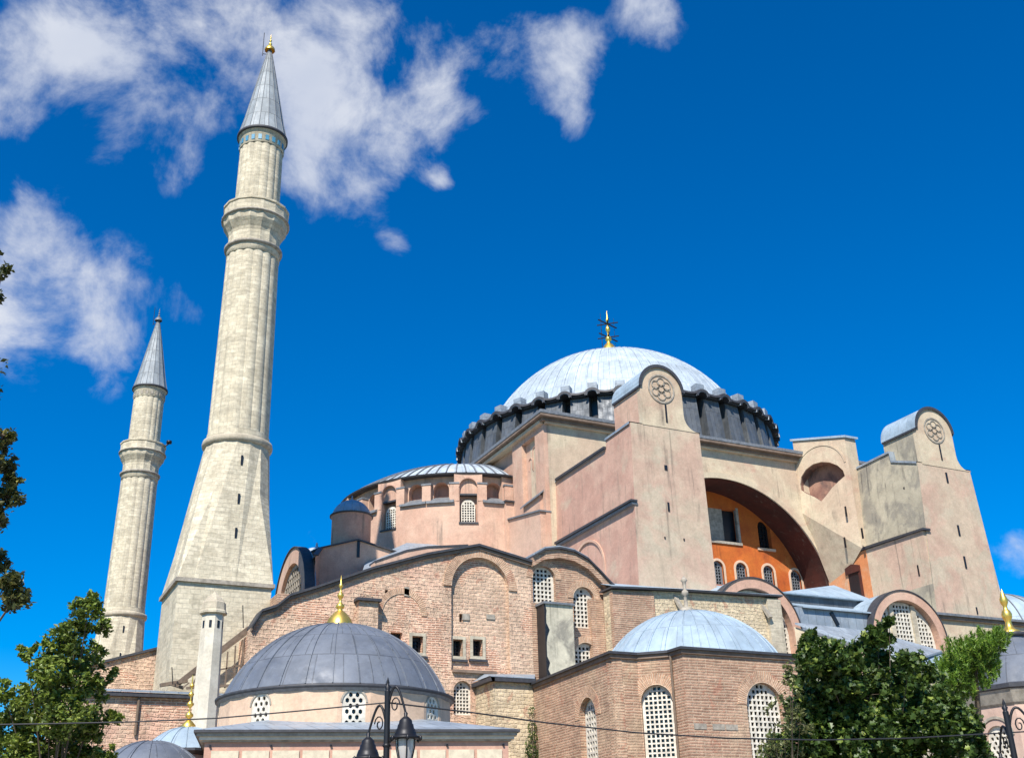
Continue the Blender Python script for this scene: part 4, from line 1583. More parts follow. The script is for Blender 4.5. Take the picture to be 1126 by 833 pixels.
# wall and roofs to the right of the second lunette
q0, q1 = P(1028, 674, 'y', -34.6), P(1135, 686, 'y', -34.6)
g = MB()
g.prism([(8.0, 4), (8.0, q0.z), (q1.x + 14, q1.z + .2), (q1.x + 14, 4)], FS(-33.95), 0, 1)
bpart(g, 'east_aisle_wall', M_CREAM)
bpart(strip([(8.4, q0.z), (q1.x + 14.2, q1.z + .2)], FS(-34.4), 0, 3.4, .2), 'east_aisle_coping', M_EDGE)
bpart(strip([(8.4, q0.z - .3), (q1.x + 14.2, q1.z - .1)], FS(-34.2), 0, .3, .3), 'east_aisle_cornice', M_BROWNSOFFIT)
g = MB()
e0, e1, e2 = P(1098, 652, 'y', -26), P(1126, 659, 'y', -26), P(1104, 690, 'y', -26)
g.lathe(capprof(7.5, 18.6, e0.z - 18.6 + .25, 12), c=(e0.x + .8, -24), seg=40)
bpart(g, 'east_corner_dome', M_BLUELEAD)
g = domeribs(7.5, 18.6, e0.z - 18.6 + .25, (e0.x + .8, -24), 20, .12, .08)
bpart(g, 'east_dome_seams', M_EDGE)

# eastern half dome for the hidden side
g = MB()
g.lathe([(17.9, 18), (17.9, 33.0)] + capprof(17.5, 33.1, 4.7, 10), c=(19, 0), seg=32, a0=-PI / 2, a1=PI / 2)
bpart(g, 'east_half_dome', M_PINK)

# ================================================================== MINARETS


def minaret(name, label, cx, cy, tiles, top_cover):
    T = thing(name, label, 'minaret', (cx, cy, -.5), 'stone minarets')
    hb = 3.05
    bx = cx - .62
    yc = cy - .15
    g = MB()
    # square plinth
    def ring(h, z, n=16, mixr=0.0, r=2.2):
        pts = []
        for k_ in range(n * 2):
            a = 2 * PI * k_ / (n * 2) + PI / (n * 2)
            c_, s_ = math.cos(a), math.sin(a)
            sq = h / max(abs(c_), abs(s_))
            rr_ = sq * (1 - mixr) + r * mixr
            pts.append((cx + rr_ * c_, cy + rr_ * s_, z))
        return pts
    g.box(bx - hb + .1, bx + hb - .1, cy - hb + .1, cy + hb - .1, -.5, 18.1)
    g.build('plinth', M_STONE, T)
    g = MB()
    g.box(bx - hb - .08, bx + hb + .08, cy - hb - .08, cy + hb + .08, 18.1, 18.35)
    g.build('plinth_cornice', M_GREYTRIM, T)
    # tapering transition: square to sixteen-sided
    g = MB()
    N_ = 16
    base, topp = [], []
    for k_ in range(N_):
        a = 2 * PI * (k_ + .5) / N_
        c_, s_ = math.cos(a), math.sin(a)
        sq = (hb - .02) / max(abs(c_), abs(s_))
        sq = min(sq, (hb - .02) * 1.30)
        base.append((bx + sq * c_, cy + sq * s_, 18.35))
        topp.append((cx + 2.22 * c_, cy + 2.22 * s_, 28.3))
    # the four true corners blend down to a point on the square
    for k_ in range(N_):
        j = (k_ + 1) % N_
        w_ = math.hypot(base[k_][0] - base[j][0], base[k_][1] - base[j][1])
        u0 = k_ * 1.25
        g.face([base[k_], base[j], topp[j], topp[k_]], uv=[(u0, 0), (u0 + w_, 0), (u0 + w_ * .7 + .1, 10), (u0 + .1, 10)])
    for sx in (1, -1):
        for sy in (1, -1):
            corner = (bx + sx * (hb - .02), cy + sy * (hb - .02), 18.35)
            a = math.atan2(sy, sx) % (2 * PI)
            ks = sorted(range(N_), key=lambda k2: abs(((2 * PI * (k2 + .5) / N_) - a + PI) % (2 * PI) - PI))[:2]
            ks.sort()
            p0, p1 = base[ks[0]], base[ks[1]]
            if ks == [0, 15]:
                p0, p1 = base[15], base[0]
            up0 = tuple(Vector(p0).lerp(Vector(topp[ks[0]]), .62))
            up1 = tuple(Vector(p1).lerp(Vector(topp[ks[1]]), .62))
            g.face([corner, p0, up0])
            g.face([corner, up0, up1])
            g.face([corner, up1, p1])
    g.build('tapered_base', M_STONE, T)
    g = MB()
    g.lathe([(2.2, 28.2), (2.38, 28.3), (2.42, 28.5), (2.38, 28.7), (2.2, 28.78)], c=(cx, cy), seg=48)
    g.build('ring_moulding', M_STONETRIM, T)
    flute = lambda a, i: 1 - 0.038 * (1 - abs(math.cos(8 * a)) ** 0.9)
    g = MB()
    pr = [(2.12 + (1.93 - 2.12) * i / 10, 28.75 + (44.1 - 28.75) * i / 10) for i in range(11)]
    g.lathe(pr, c=(cx, cy), seg=192, rf=flute, smooth=False)
    g.build('fluted_shaft', M_STONE, T)
    # scalloped band at both ends of the flutes
    g = MB()
    g.lathe([(1.92, 43.5), (1.97, 43.52), (1.97, 44.1)], c=(cx, cy), seg=64)
    g.build('flute_band', M_STONE, T)
    g = MB()
    g.lathe([(2.14, 29.2), (2.15, 28.78)], c=(cx, cy), seg=64)
    g.build('flute_band', M_STONE, T)
    g = MB()
    g.lathe([(1.95, 44.05), (2.14, 44.12), (2.16, 44.3), (2.0, 44.4)], c=(cx, cy), seg=48)
    g.build('collar', M_GREYTRIM, T)
    g = MB()
    g.lathe([(1.93, 44.35), (1.93, 45.25), (2.0, 45.5), (2.2, 45.85), (2.36, 46.1), (2.42, 46.35), (2.4, 46.65)], c=(cx, cy), seg=128,
            rf=lambda a, i: 1 - (0.035 if i < 6 else 0) * (abs(math.sin(8 * a))), smooth=False)
    g.lathe([(2.5, 46.68), (2.5, 46.85), (2.42, 46.9), (2.42, 47.6), (2.5, 47.65), (2.5, 47.8), (2.25, 47.8), (2.25, 46.9), (1.6, 46.9)], c=(cx, cy), seg=16, smooth=False)
    g.build('balcony', M_STONE, T)
    g = MB()
    g.lathe([(2.3, 46.55), (2.56, 46.62), (2.56, 46.74), (2.4, 46.78)], c=(cx, cy), seg=32)
    g.build('balcony_moulding', M_GREYTRIM, T)
    g = MB()
    g.lathe([(1.72, 46.8), (1.66, 54.2)], c=(cx, cy), seg=192, rf=flute, smooth=False)
    g.lathe([(1.68, 53.3), (1.72, 53.35), (1.72, 54.3), (1.88, 54.5)], c=(cx, cy), seg=64)
    g.build('upper_shaft', M_STONE, T)
    for k_ in range(20):
        g = MB()
        fr = FG(cx, cy, 2 * PI * k_ / 20)
        g.box(1.70, 1.76, -.13, .13, 53.5, 53.95, fr=lambda x, y, z, f=fr: f(x, z, y))
        g.build('tile', M_TILE if tiles else M_GREYTRIM, T)
    g = MB()
    g.lathe([(1.7, 54.42), (1.98, 54.5), (1.98, 54.68), (1.8, 54.72)], c=(cx, cy), seg=48)
    g.build('eave', M_COPING, T)
    g = MB()
    g.lathe([(1.88, 54.7), (1.55, 56.2), (1.22, 58.0), (0.62, 61.2), (0.14, 63.6), (0.1, 63.75)], c=(cx, cy), seg=16, smooth=False)
    g.build('spire', M_SPIRE, T)
    g = MB()
    for k_ in range(16):
        a = 2 * PI * k_ / 16
        g.tube([(cx + r * math.cos(a), cy + r * math.sin(a), z) for r, z in ((1.9, 54.72), (1.56, 56.2), (1.23, 58.0), (0.63, 61.2), (0.15, 63.6))], .025, 4)
    g.build('spire_seams', M_EDGE, T)
    finial(T, (cx, cy), 63.7, .42, M_GOLD if tiles else M_EDGE)
    g = MB()
    g.tube([(cx - .55, cy + .1, 63.0), (cx - .55, cy + .1, 65.4)], .03, 5)
    g.tube([(cx - .55, cy + .1, 63.2), (cx - .1, cy, 63.2)], .03, 5)
    g.build('lightning_rod', M_IRON, T)
    # arrow slits
    for (z, off) in ((26.8, -.1), (24.0, -.15), (21.6, -.2)):
        r0 = 2.22 + (hb - 2.22) * (28.3 - z) / 9.95
        g = MB()
        g.box(cx + off - .07, cx + off + .07, cy - r0 - .03, cy - r0 + .5, z - .35, z + .35)
        g.build('arrow_slit', M_DARK, T)
    return T


MX, MY = -48.3, -27.6
minaret('minaret', 'taller looking near stone minaret with blue tile dots under its grey spire', MX, MY, True, None)
q = P(135, 676, 'y', 27.0)
T = minaret('minaret', 'smaller looking far stone minaret at the left, behind the brick wall', -48.3, 27.2, False, None)
g = MB()
g.tube([(-46.2, 26.0, 47.6), (-45.75, 25.9, 48.0)], .09, 6)
g.lathe([(.05, 47.95), (.3, 48.0), (.3, 48.3), (.05, 48.35)], c=(-45.75, 25.9), seg=10)
g.build('loudspeaker', M_IRON, T)
T.scale = (1.045, 1.045, 1.045)
T.location.z = -2.7

# ================================================================== OUTER BRICK RANGE at the left of the near minaret
O = thing('brick_range', 'low brick range with black coping between the tree and the near minaret', 'brick wall', (-58, -30, -.5))
u0, u1 = P(60, 742, 'y', -24), P(172, 713, 'y', -24)
g = MB()
g.prism([(u0.x, -.5), (u0.x, u0.z), (u1.x + 1, u1.z + .25), (u1.x + 1, -.5)], FS(-24), 0, .9)
g.build('rear_wall', M_BRICKF, O)
strip([(u0.x, u0.z), (u1.x + 1, u1.z + .25)], FS(-24.2), 0, 1.3, .16).build('wall_coping', M_COPING, O)
w0, w1 = P(70, 762, 'y', -32.5), P(270, 768, 'y', -32.5)
g = MB()
g.box(w0.x, w1.x + .5, -32.5, -31.7, -.5, 10.95)
g.build('front_wall', M_BRICKF, O)
g = sheet([(w0.x, -32.85, 11.05), (w1.x + .4, -32.85, 11.05), (w1.x + .4, -31.0, 11.35), (w0.x, -31.0, 11.35)], .1)
g.build('lean_to_roof', M_LEAD, O)
g = MB()
g.box(w0.x, w1.x + .4, -32.8, -32.5, 10.72, 10.94)
g.build('gutter', M_COPING, O)
p = P(153, 765, 'y', -32.5)
g = MB()
g.tube([(p.x, -32.6, 10.8), (p.x, -32.6, 8.6)], .09, 8)
g.build('downpipe', M_WOOD, O)

# timber and wire frame leaning against the facade end
F = thing('timber_roof_frame', 'rusty sloping frame of thin rails between the near minaret and the brick facade', 'timber frame', (-49, -31.5, 11))
yF = -32.3
g = MB()


def pv(u, v, y=yF):
    return P(u, v, 'y', y)


g.beam(pv(196, 750), pv(273, 690), .25, .22)
g.beam(pv(196, 752, -31.4), pv(273, 694, -31.4), .25, .22)
g.build('sloping_beam', M_WOOD, F)
g = MB()
for i in range(9):
    t = i / 8
    u, v = 205 + 68 * t, 750 - 54 * t
    g.beam(pv(u - 4 + 6 * t, 756), pv(u + 3, v), .09, .08)
g.beam(pv(205, 756), pv(272, 752), .16, .14)
g.beam(pv(212, 742), pv(270, 730), .09, .09)
g.build('railing', M_WOOD, F)
g = MB()
g.beam(pv(176, 753, -31.6), pv(206, 748, -31.6), .3, .2)
g.beam(pv(186, 751, -31.9), pv(202, 756, -31.9), .2, .16)
g.build('loose_boards', M_WOOD, F)
g = MB()
g.tube([pv(267, 665), pv(267.5, 690)], .03, 5)
g.tube([pv(189, 733), pv(190, 752)], .03, 5)
g.build('thin_rods', M_IRON, F)

# ================================================================== BAPTISTERY
Yb = -50.0
pz = P(752, 711, 'y', Yb)
ZE = pz.z


def pe(u, v):
    p = P(u, v, 'z', ZE)
    return (p.x, p.y)


BP = thing('baptistery', 'brick octagonal building with pale blue lead dome and tall white grille windows, lower centre', 'chapel', (pz.x + 6, Yb + 8, -.5))
wx_ = pe(672, 716)[0]
c_sw = pe(752, 710)
c_in = pe(738, 715)
c_a = pe(672, 716)
c_b = pe(696, 719)
EX = c_sw[0] + 15.0
NYb = -34.0
c_n = pe(599, 745.5)


def xw(y):
    return c_a[0] + (c_n[0] - c_a[0]) * (y - c_a[1]) / (c_n[1] - c_a[1])


plan = [(xw(NYb), NYb), (wx_, c_a[1]), (c_b[0], c_a[1] + .0), (c_sw[0], c_in[1]), (c_sw[0], Yb), (EX, Yb), (EX, NYb)]
faces = []
fw_win = []


def seg_wall(i, wins):
    a, b = plan[i], plan[(i + 1) % len(plan)]
    L_ = math.hypot(b[0] - a[0], b[1] - a[1])
    ang = math.atan2(b[1] - a[1], b[0] - a[0])
    fr = FG(a[0], a[1], ang)
    wall('wall', BP, fr, rect(0.004, L_ - .004, -.5, ZE - .35), M_BRICK, wins, thick=.6)
    for x in wins:
        sh = x['shape']
        w = sh[1][0] - sh[0][0]
        archring(fr, (sh[0][0] + sh[1][0]) / 2, sh[2][1], w / 2, w / 2 + .62, -.03, .05, n=20).build('window_arch', M_ARCHBRICK, BP)
    return fr, L_


# west side window
pw = P(641, 766, 'x', wx_)
a = plan[0]
cW = abs(pw.y - a[1])
zW = P(641, 766, 'x', wx_).z
seg_wall(0, [dict(shape=arch(cW, zW - 4.4, 2.2, 4.4), depth=.35, pitch=.33, hole=.6)])
seg_wall(1, [])
# diagonal south-west side: window between piers
a, b = plan[2], plan[3]
L2 = math.hypot(b[0] - a[0], b[1] - a[1])
# find where the window's middle falls on this side
dv = Vector((b[0] - a[0], b[1] - a[1], 0)).normalized()
r = raydir(724, 752)
den = r.x * dv.y - r.y * dv.x
tt = ((a[0] - CAM.x) * dv.y - (a[1] - CAM.y) * dv.x) / den
hit = CAM + r * tt
cD = (Vector((hit.x, hit.y, 0)) - Vector((a[0], a[1], 0))).dot(dv)
cD = L2 / 2 if cD < .8 or cD > L2 - .8 else cD
cD = L2 / 2
wD = L2 - .16
seg_wall(2, [dict(shape=arch(cD, hit.z - 4.15, wD, 4.15), depth=.3, pitch=.25, hole=.6)])
seg_wall(3, [])
pS = P(838, 750, 'y', Yb)
seg_wall(4, [dict(shape=arch(pS.x - plan[4][0], pS.z - 4.2, 2.45, 4.2), depth=.3, pitch=.29, hole=.6),
             dict(shape=arch(pS.x - plan[4][0] + 5.5, pS.z - 3.9, 2.05, 3.9), depth=.35, pitch=.26, hole=.6)])
seg_wall(5, [])
seg_wall(6, [])
# weathered stone course
g = MB()
pq = P(800, 800, 'y', Yb)
for x0 in (0.35, 1.55, 2.4):
    g.box(plan[4][0] + x0, plan[4][0] + x0 + .8, Yb - .035, Yb, pq.z - .1, pq.z + .2)
g.build('stone_course', M_GREYTRIM, BP)
# eaves cornice following the plan


def offpoly(pl, e):
    n = len(pl)
    out_ = []
    for i in range(n):
        p0, p1, p2 = Vector(pl[i - 1]), Vector(pl[i]), Vector(pl[(i + 1) % n])
        d1, d2 = (p1 - p0).normalized(), (p2 - p1).normalized()
        n1, n2 = Vector((d1.y, -d1.x)), Vector((d2.y, -d2.x))
        b = n1 + n2
        b = b / max(.3, b.dot(n1))
        out_.append(tuple(p1 + b * e))
    return out_


def ringprism(pl, e0, e1, z0, z1):
    mb = MB()
    a_, b_ = offpoly(pl, e0), offpoly(pl, e1)
    n = len(pl)
    for i in range(n):
        j = (i + 1) % n
        for (q1_, q2_, z_) in ((a_, b_, z0), (a_, b_, z1)):
            mb.face([(*a_[i], z_), (*a_[j], z_), (*b_[j], z_), (*b_[i], z_)])
        mb.face([(*a_[i], z0), (*a_[j], z0), (*a_[j], z1), (*a_[i], z1)])
        mb.face([(*b_[i], z0), (*b_[j], z0), (*b_[j], z1), (*b_[i], z1)])
    return mb


g = ringprism(plan, .13, -.55, ZE - .35, ZE - .14)
g2 = ringprism(plan, .26, -.55, ZE - .138, ZE)
g.build('cornice', M_BROWNSOFFIT, BP)
g2.build('eaves', M_COPING, BP)
# flat lead skirt and dome
pc0, pc1, pct = None, None, None
DC = (c_sw[0] + 5.6, Yb + 7.2)
RD = 5.75
g = MB()
for i in range(len(plan)):
    a, b = plan[i], plan[(i + 1) % len(plan)]
    g.face([(a[0], a[1], ZE + .01), (b[0], b[1], ZE + .01), (DC[0], DC[1], ZE + .35)])
g.build('skirt_roof', M_BLUELEAD, BP)
topz = None
g = MB()
HD = 3.45
g.lathe([(RD + .5, ZE + .05), (RD, ZE + .25)] + capprof(RD - .15, ZE + .3, HD, 18), c=DC, seg=16 * 4)
g.build('dome', M_BLUELEAD, BP)
domeribs(RD - .15, ZE + .3, HD, DC, 32, .09, .05).build('dome_seams', M_BLUELEAD, BP)
g = MB()
zf = ZE + .25 + HD
g.lathe([(.45, zf), (.42, zf + .3), (.13, zf + .4), (.11, zf + 1.1), (.24, zf + 1.2), (.2, zf + 1.4), (.09, zf + 1.5), (.14, zf + 2.0), (.22, zf + 2.1), (.1, zf + 2.3), (.02, zf + 2.4)], c=DC, seg=14)
g.build('finial', M_GREYTRIM, BP)
g = MB()
c3 = c_in
g.tube([(c_sw[0] - .1, c_in[1] - .15, ZE - .3), (c_sw[0] - .1, c_in[1] - .15, 0)], .07, 8)
g.build('downpipe', M_WOOD, BP)

# low stone annex against the facade
AN = thing('stone_annex', 'low rubble stone annex with flat lead roof, left of the brick baptistery', 'annex', (-32, -36, -.5))
za = 12.25
q = [P(u, v, 'z', za) for (u, v) in ((514, 752), (542, 743.5), (598, 745))]
ANY = q[1].y
g = MB()
WXN = xw(ANY)
fr = FS(q[1].y)
g.box(q[1].x, WXN - .02, q[1].y, YF - .02, -.5, za - .3)
g.build('wall', M_RUBBLE, AN)
g = MB()
g.prism([(q[1].x - .2, za - .3), (WXN + .0, za - .3), (WXN + .0, za - .05), (q[1].x - .3, za - .05)], FS(q[1].y - .3), 0, .3)
g.box(q[1].x - .3, q[1].x - .002, q[1].y - .3, YF, za - .3, za - .05)
g.build('eaves', M_COPING, AN)
g = sheet([(q[1].x - .32, q[1].y - .32, za), (WXN - .05, q[1].y - .32, za), (WXN + 1.5, YF - .1, za + .75), (q[1].x + .6, YF - .1, za + .6)], .05)
g.face([(q[1].x - .32, q[1].y - .32, za), (q[1].x + .6, YF - .1, za + .6), (q[1].x - .32, YF - .1, za)])
g.build('lead_roof', M_LEAD, AN)

# ================================================================== GREY-DOMED TOMB (lower left)
dep = 48.5
ec = PD(370, 771, dep)
tc_ = (ec.x, ec.y)
zE = ec.z
RE = 5.2
TB = thing('domed_tomb', 'peach walled round tomb with dark grey ribbed dome and gold finial, lower left', 'tomb', (tc_[0], tc_[1], -.5))
RW = 5.0
view = math.atan2(CAM.y - tc_[1], CAM.x - tc_[0])
NS = 16
tombw = MB()
drum_parts = []
# windows sit at these offsets from the direction facing the camera
offs = [7.5 + 47 * i for i in range(-3, 5)]
fac = 2 * PI / 48
for k_ in range(48):
    pass
sides = 8
for i, of in enumerate([-41 + 0, 7.5, 54, 100, 146, 192, 238, 282]):
    pass
step = 2 * PI / 8
for i in range(8):
    am = view + rad(8) + step * i
    # each side: one flat strip with the window, two narrower flats either side
    for j in (-1, 0, 1):
        a_m = am + j * step / 3
        w2 = RW * math.tan(step / 6)
        fr = (lambda a_m: (lambda a, z, d: (tc_[0] + (RW - d) * math.cos(a_m) - a * math.sin(a_m), tc_[1] + (RW - d) * math.sin(a_m) + a * math.cos(a_m), z)))(a_m)
        hl = []
        if j == 0:
            sh = arch(0, zE - 1.72, .95, 1.5, 12)
            window(TB, fr, sh, depth=.02, pitch=.27, hole=.62, hexa=True)
            tombw.prism(rect(-w2, w2, -.5, zE - .12), fr, 0, .4, [sh])
            archring(fr, 0, zE - 1.72 + 1.5 - .475, .475, .55, -.03, .03, n=14).build('window_arch', M_GREYTRIM, TB)
        else:
            tombw.prism(rect(-w2, w2, -.5, zE - .12), fr, 0, .4)
tombw.build('drum_wall', M_TURBE, TB)
g = MB()
g.lathe([(RW, zE - .24), (RW + .08, zE - .22), (RW + .14, zE - .12), (RE, zE - .10)], c=tc_, seg=64)
g.build('cornice', M_EDGE, TB)
g = MB()
g.lathe([(RE - .05, zE - .13), (RE, zE - .1), (RE + .02, zE + .0), (RE - .4, zE + .07)], c=tc_, seg=64)
g.build('eaves', M_COPING, TB)
HDm = 3.3
g = MB()
g.lathe(capprof(RE - .3, zE + .06, HDm, 18), c=tc_, seg=64)
g.build('dome', M_SLATE, TB)
domeribs(RE - .3, zE + .06, HDm, tc_, 28, .06, .035).build('dome_seams', M_SLATE, TB)
finial(TB, tc_, zE + HDm + .05, .60)
# lead skirt around the drum and square lower storey, turned 14 degrees
g = MB()
g.lathe([(RW + .01, zE - 2.25), (RW + .25, zE - 2.45), (RW + .3, zE - 2.9)], c=tc_, seg=48)
g.build('skirt_roof', M_SLATE, TB)
ang = rad(-14)
bl = PD(213, 803, 39.8)
fr = FG(bl.x, bl.y, ang)
zc = bl.z
brp = PD(570, 801, 1)
# width from the ray hitting the same plane
nrm_ = Vector((-math.sin(ang), math.cos(ang), 0))
r = raydir(572, 801)
tt = (Vector((bl.x, bl.y, bl.z)) - CAM).dot(nrm_) / r.dot(nrm_)
hit = CAM + r * tt
WB = (Vector((hit.x, hit.y, 0)) - Vector((bl.x, bl.y, 0))).length
DB = 10.5
g = MB()
g.box(.40, WB - .40, .40, DB, -.5, zc - .36, fr=lambda x, y, z: fr(x, z, y))
lw = g.build('lower_storey', M_PINKW, TB)
g = MB()
g.box(0, WB, 0, DB, zc - .05, zc + .04, fr=lambda x, y, z: fr(x, z, y))
g.build('storey_eaves', M_COPING, TB)
g = MB()
g.box(.1, WB - .1, .1, DB - .1, zc - .17, zc - .052, fr=lambda x, y, z: fr(x, z, y))
g.build('grey_moulding', M_GREYTRIM, TB)
g = MB()
g.box(.2, WB - .2, .2, DB - .2, zc - .29, zc - .172, fr=lambda x, y, z: fr(x, z, y))
g.build('white_moulding', M_WHITEPL, TB)
g = MB()
g.box(.3, WB - .3, .3, DB - .3, zc - .358, zc - .292, fr=lambda x, y, z: fr(x, z, y))
g.build('lower_moulding', M_GREYTRIM, TB)
n = int((WB - 1.2) / 1.0)
for i in range(n):
    x0 = .6 + i * (WB - 1.2) / n
    x1 = .6 + (i + 1) * (WB - 1.2) / n
    g = MB()
    g.box(x0 + .06, x1 - .06, .35, .399, zc - 2.6, zc - .66, fr=lambda x, y, z: fr(x, z, y))
    g.build('cream_panel', M_SHUTTER, lw)
for i in range(n + 1):
    x0 = .6 + i * (WB - 1.2) / n
    if i % 2 == 0:
        g = MB()
        g.tube([fr(x0, zc - .5, .40), fr(x0, zc - .5, .32)], .045, 8)
        g.build('iron_stud', M_IRON, lw)
# sloped lead roof from the eaves up to the drum
g = MB()
c4 = [fr(0.05, zc + .05, .05), fr(WB - .05, zc + .05, .05), fr(WB - .05, zc + .05, DB), fr(.05, zc + .05, DB)]
apx = (tc_[0], tc_[1], zc + 1.7)
for i in range(4):
    g.face([c4[i], c4[(i + 1) % 4], apx])
g.build('hipped_roof', M_LEAD, TB)

# ================================================================== SMALL WHITE TURRET (chimney)
dc = 60.0
pb = PD(226, 775, dc)
ptp = PD(239, 641, dc)
cxy = (pb.x, pb.y)
CH = thing('white_chimney_turret', 'slim white octagonal chimney turret with pointed stone cap before the near minaret', 'chimney', (cxy[0], cxy[1], -.5))
ppm = FPX / dc
zcap = PD(235, 667, dc).z
ztop = PD(239, 641, dc).z
zbt = PD(226, 775, dc).z
g = MB()
g.lathe([(.74, zbt - 7), (.70, zbt), (.60, zcap)], c=cxy, seg=8, smooth=False)
g.build('shaft', M_WHITEPL, CH)
g = MB()
g.lathe([(.60, zcap), (.78, zcap + .08), (.78, zcap + .2), (.70, zcap + .26), (.66, zcap + .7), (.42, zcap + 1.0), (.16, ztop + .05), (.04, ztop + .2)], c=cxy, seg=8, smooth=False)
g.build('cap', M_STONETRIM, CH)
for k_ in range(8):
    g = MB()
    fk = FG(cxy[0], cxy[1], 2 * PI * (k_ + .5) / 8)
    g.box(.53, .590, -.07, .07, zcap - .75, zcap - .35, fr=lambda x, y, z, f=fk: f(x, z, y))
    g.build('smoke_hole', M_DARK, CH)

# ================================================================== LITTLE DOMES at bottom left


def littledome(name, label, u, v, d, R, h, mat, gold):
    p = PD(u, v, d)
    T_ = thing(name, label, 'small dome', (p.x, p.y, -.5))
    z0 = p.z - h
    g = MB()
    g.lathe([(R, -.5), (R, z0 - .25)], c=(p.x, p.y), seg=8, smooth=False)
    g.build('wall', M_TURBE, T_)
    g = MB()
    g.lathe([(R, z0 - .25), (R + .25, z0 - .1), (R + .25, z0), (R, z0 + .02)], c=(p.x, p.y), seg=8, smooth=False)
    g.build('eaves', M_COPING, T_)
    g = MB()
    g.lathe(capprof(R, z0, h, 14), c=(p.x, p.y), seg=40)
    g.build('dome', mat, T_)
    domeribs(R, z0, h, (p.x, p.y), 16, .06, .035).build('dome_seams', mat, T_)
    if gold:
        g = MB()
        H = gold
        z_ = p.z - .05
        pr = [(.30, 0), (.3, .12), (.16, .28), (.06, .36)]
        g.lathe([(r_, z_ + hh) for r_, hh in pr], c=(p.x, p.y), seg=16)
        zz = z_ + .36
        for rr_ in (.17, .15, .12, .10):
            g.lathe([(.03, zz), (rr_, zz + rr_ * .8), (rr_, zz + rr_ * 1.2), (.03, zz + rr_ * 2)], c=(p.x, p.y), seg=14)
            zz += rr_ * 2 + .14
            g.tube([(p.x, p.y, zz - .2), (p.x, p.y, zz + .04)], .03, 8)
        g.tube([(p.x, p.y, zz), (p.x, p.y, z_ + H)], .022, 6)
        g.build('finial', M_GOLD, T_)
    return T_


littledome('fountain_dome', 'small dark grey lead dome at the bottom edge, left of the tomb', 168, 814, 42, 2.0, 1.15, M_SLATE, 0)
littledome('porch_dome', 'small pale blue lead dome with slender gold finial, partly behind the dark grey dome', 207, 799, 46.5, 1.7, 1.0, M_BLUELEAD, 2.2)

# ================================================================== RIGHT TOMB
d2 = 46.0
ce = PD(1125, 762, d2)
RT = 2.95
RTb = thing('octagonal_tomb', 'pale pink octagonal tomb with grey lead dome and gold finial at the right edge', 'tomb', (ce.x, ce.y, -.5))
v2 = math.atan2(CAM.y - ce.y, CAM.x - ce.x)
a_front = v2 + rad(14)
zE2 = ce.z + .1
rw = RT - .32
for i in range(8):
    am = a_front + i * PI / 4
    ap = rw * math.cos(PI / 8)
    w2 = rw * math.sin(PI / 8)
    fr2 = (lambda am: (lambda a, z, d: (ce.x + (ap - d) * math.cos(am) - a * math.sin(am), ce.y + (ap - d) * math.sin(am) + a * math.cos(am), z)))(am)
    sh = arch(0, zE2 - 3.95, 1.0, 2.45, 12)
    wall('wall', RTb, fr2, rect(-w2, w2, -.5, zE2 - .35), M_PALEPINK, [dict(shape=sh, depth=.12, pitch=.22, hole=.62, hexa=True)], thick=.35)
    archring(fr2, 0, zE2 - 3.95 + 2.45 - .4, .66, .76, -.05, .05, n=16).build('window_arch', M_GREYTRIM, RTb)
g = MB()
ph = a_front + PI / 8
g.lathe([(rw, zE2 - .8), (rw + .1, zE2 - .7), (rw + .3, zE2 - .25), (RT + .02, zE2 - .2)], c=(ce.x, ce.y), seg=8, a0=ph, a1=ph + 2 * PI, smooth=False)
g.build('cornice', M_GREYTRIM, RTb)
g = MB()
g.lathe([(RT, zE2 - .2), (RT + .08, zE2 - .15), (RT + .08, zE2), (RT - .6, zE2 + .12)], c=(ce.x, ce.y), seg=8, a0=ph, a1=ph + 2 * PI, smooth=False)
g.build('eaves', M_COPING, RTb)
g = MB()
g.lathe([(2.25, zE2 + .02), (2.12, zE2 + .35), (1.85, zE2 + .85), (1.4, zE2 + 1.4), (.85, zE2 + 1.85), (.5, zE2 + 2.15), (.46, zE2 + 2.3)], c=(ce.x, ce.y), seg=48)
g.build('dome', M_SLATE, RTb)
g = MB()
g.lathe([(.46, zE2 + 2.2), (.6, zE2 + 2.25), (.6, zE2 + 2.38), (.3, zE2 + 2.42)], c=(ce.x, ce.y), seg=24)
g.build('dome_collar', M_COPING, RTb)
g = MB()
zf = zE2 + 2.36
g.lathe([(.42, zf), (.42, zf + .12), (.24, zf + .2), (.15, zf + .35), (.12, zf + .55), (.2, zf + .7), (.22, zf + .85), (.16, zf + 1.0), (.09, zf + 1.08), (.09, zf + 1.2), (.16, zf + 1.35), (.17, zf + 1.5), (.08, zf + 1.75), (.01, zf + 1.95)], c=(ce.x, ce.y), seg=20)
g.build('finial', M_GOLD, RTb)

# ================================================================== STREET LAMPS


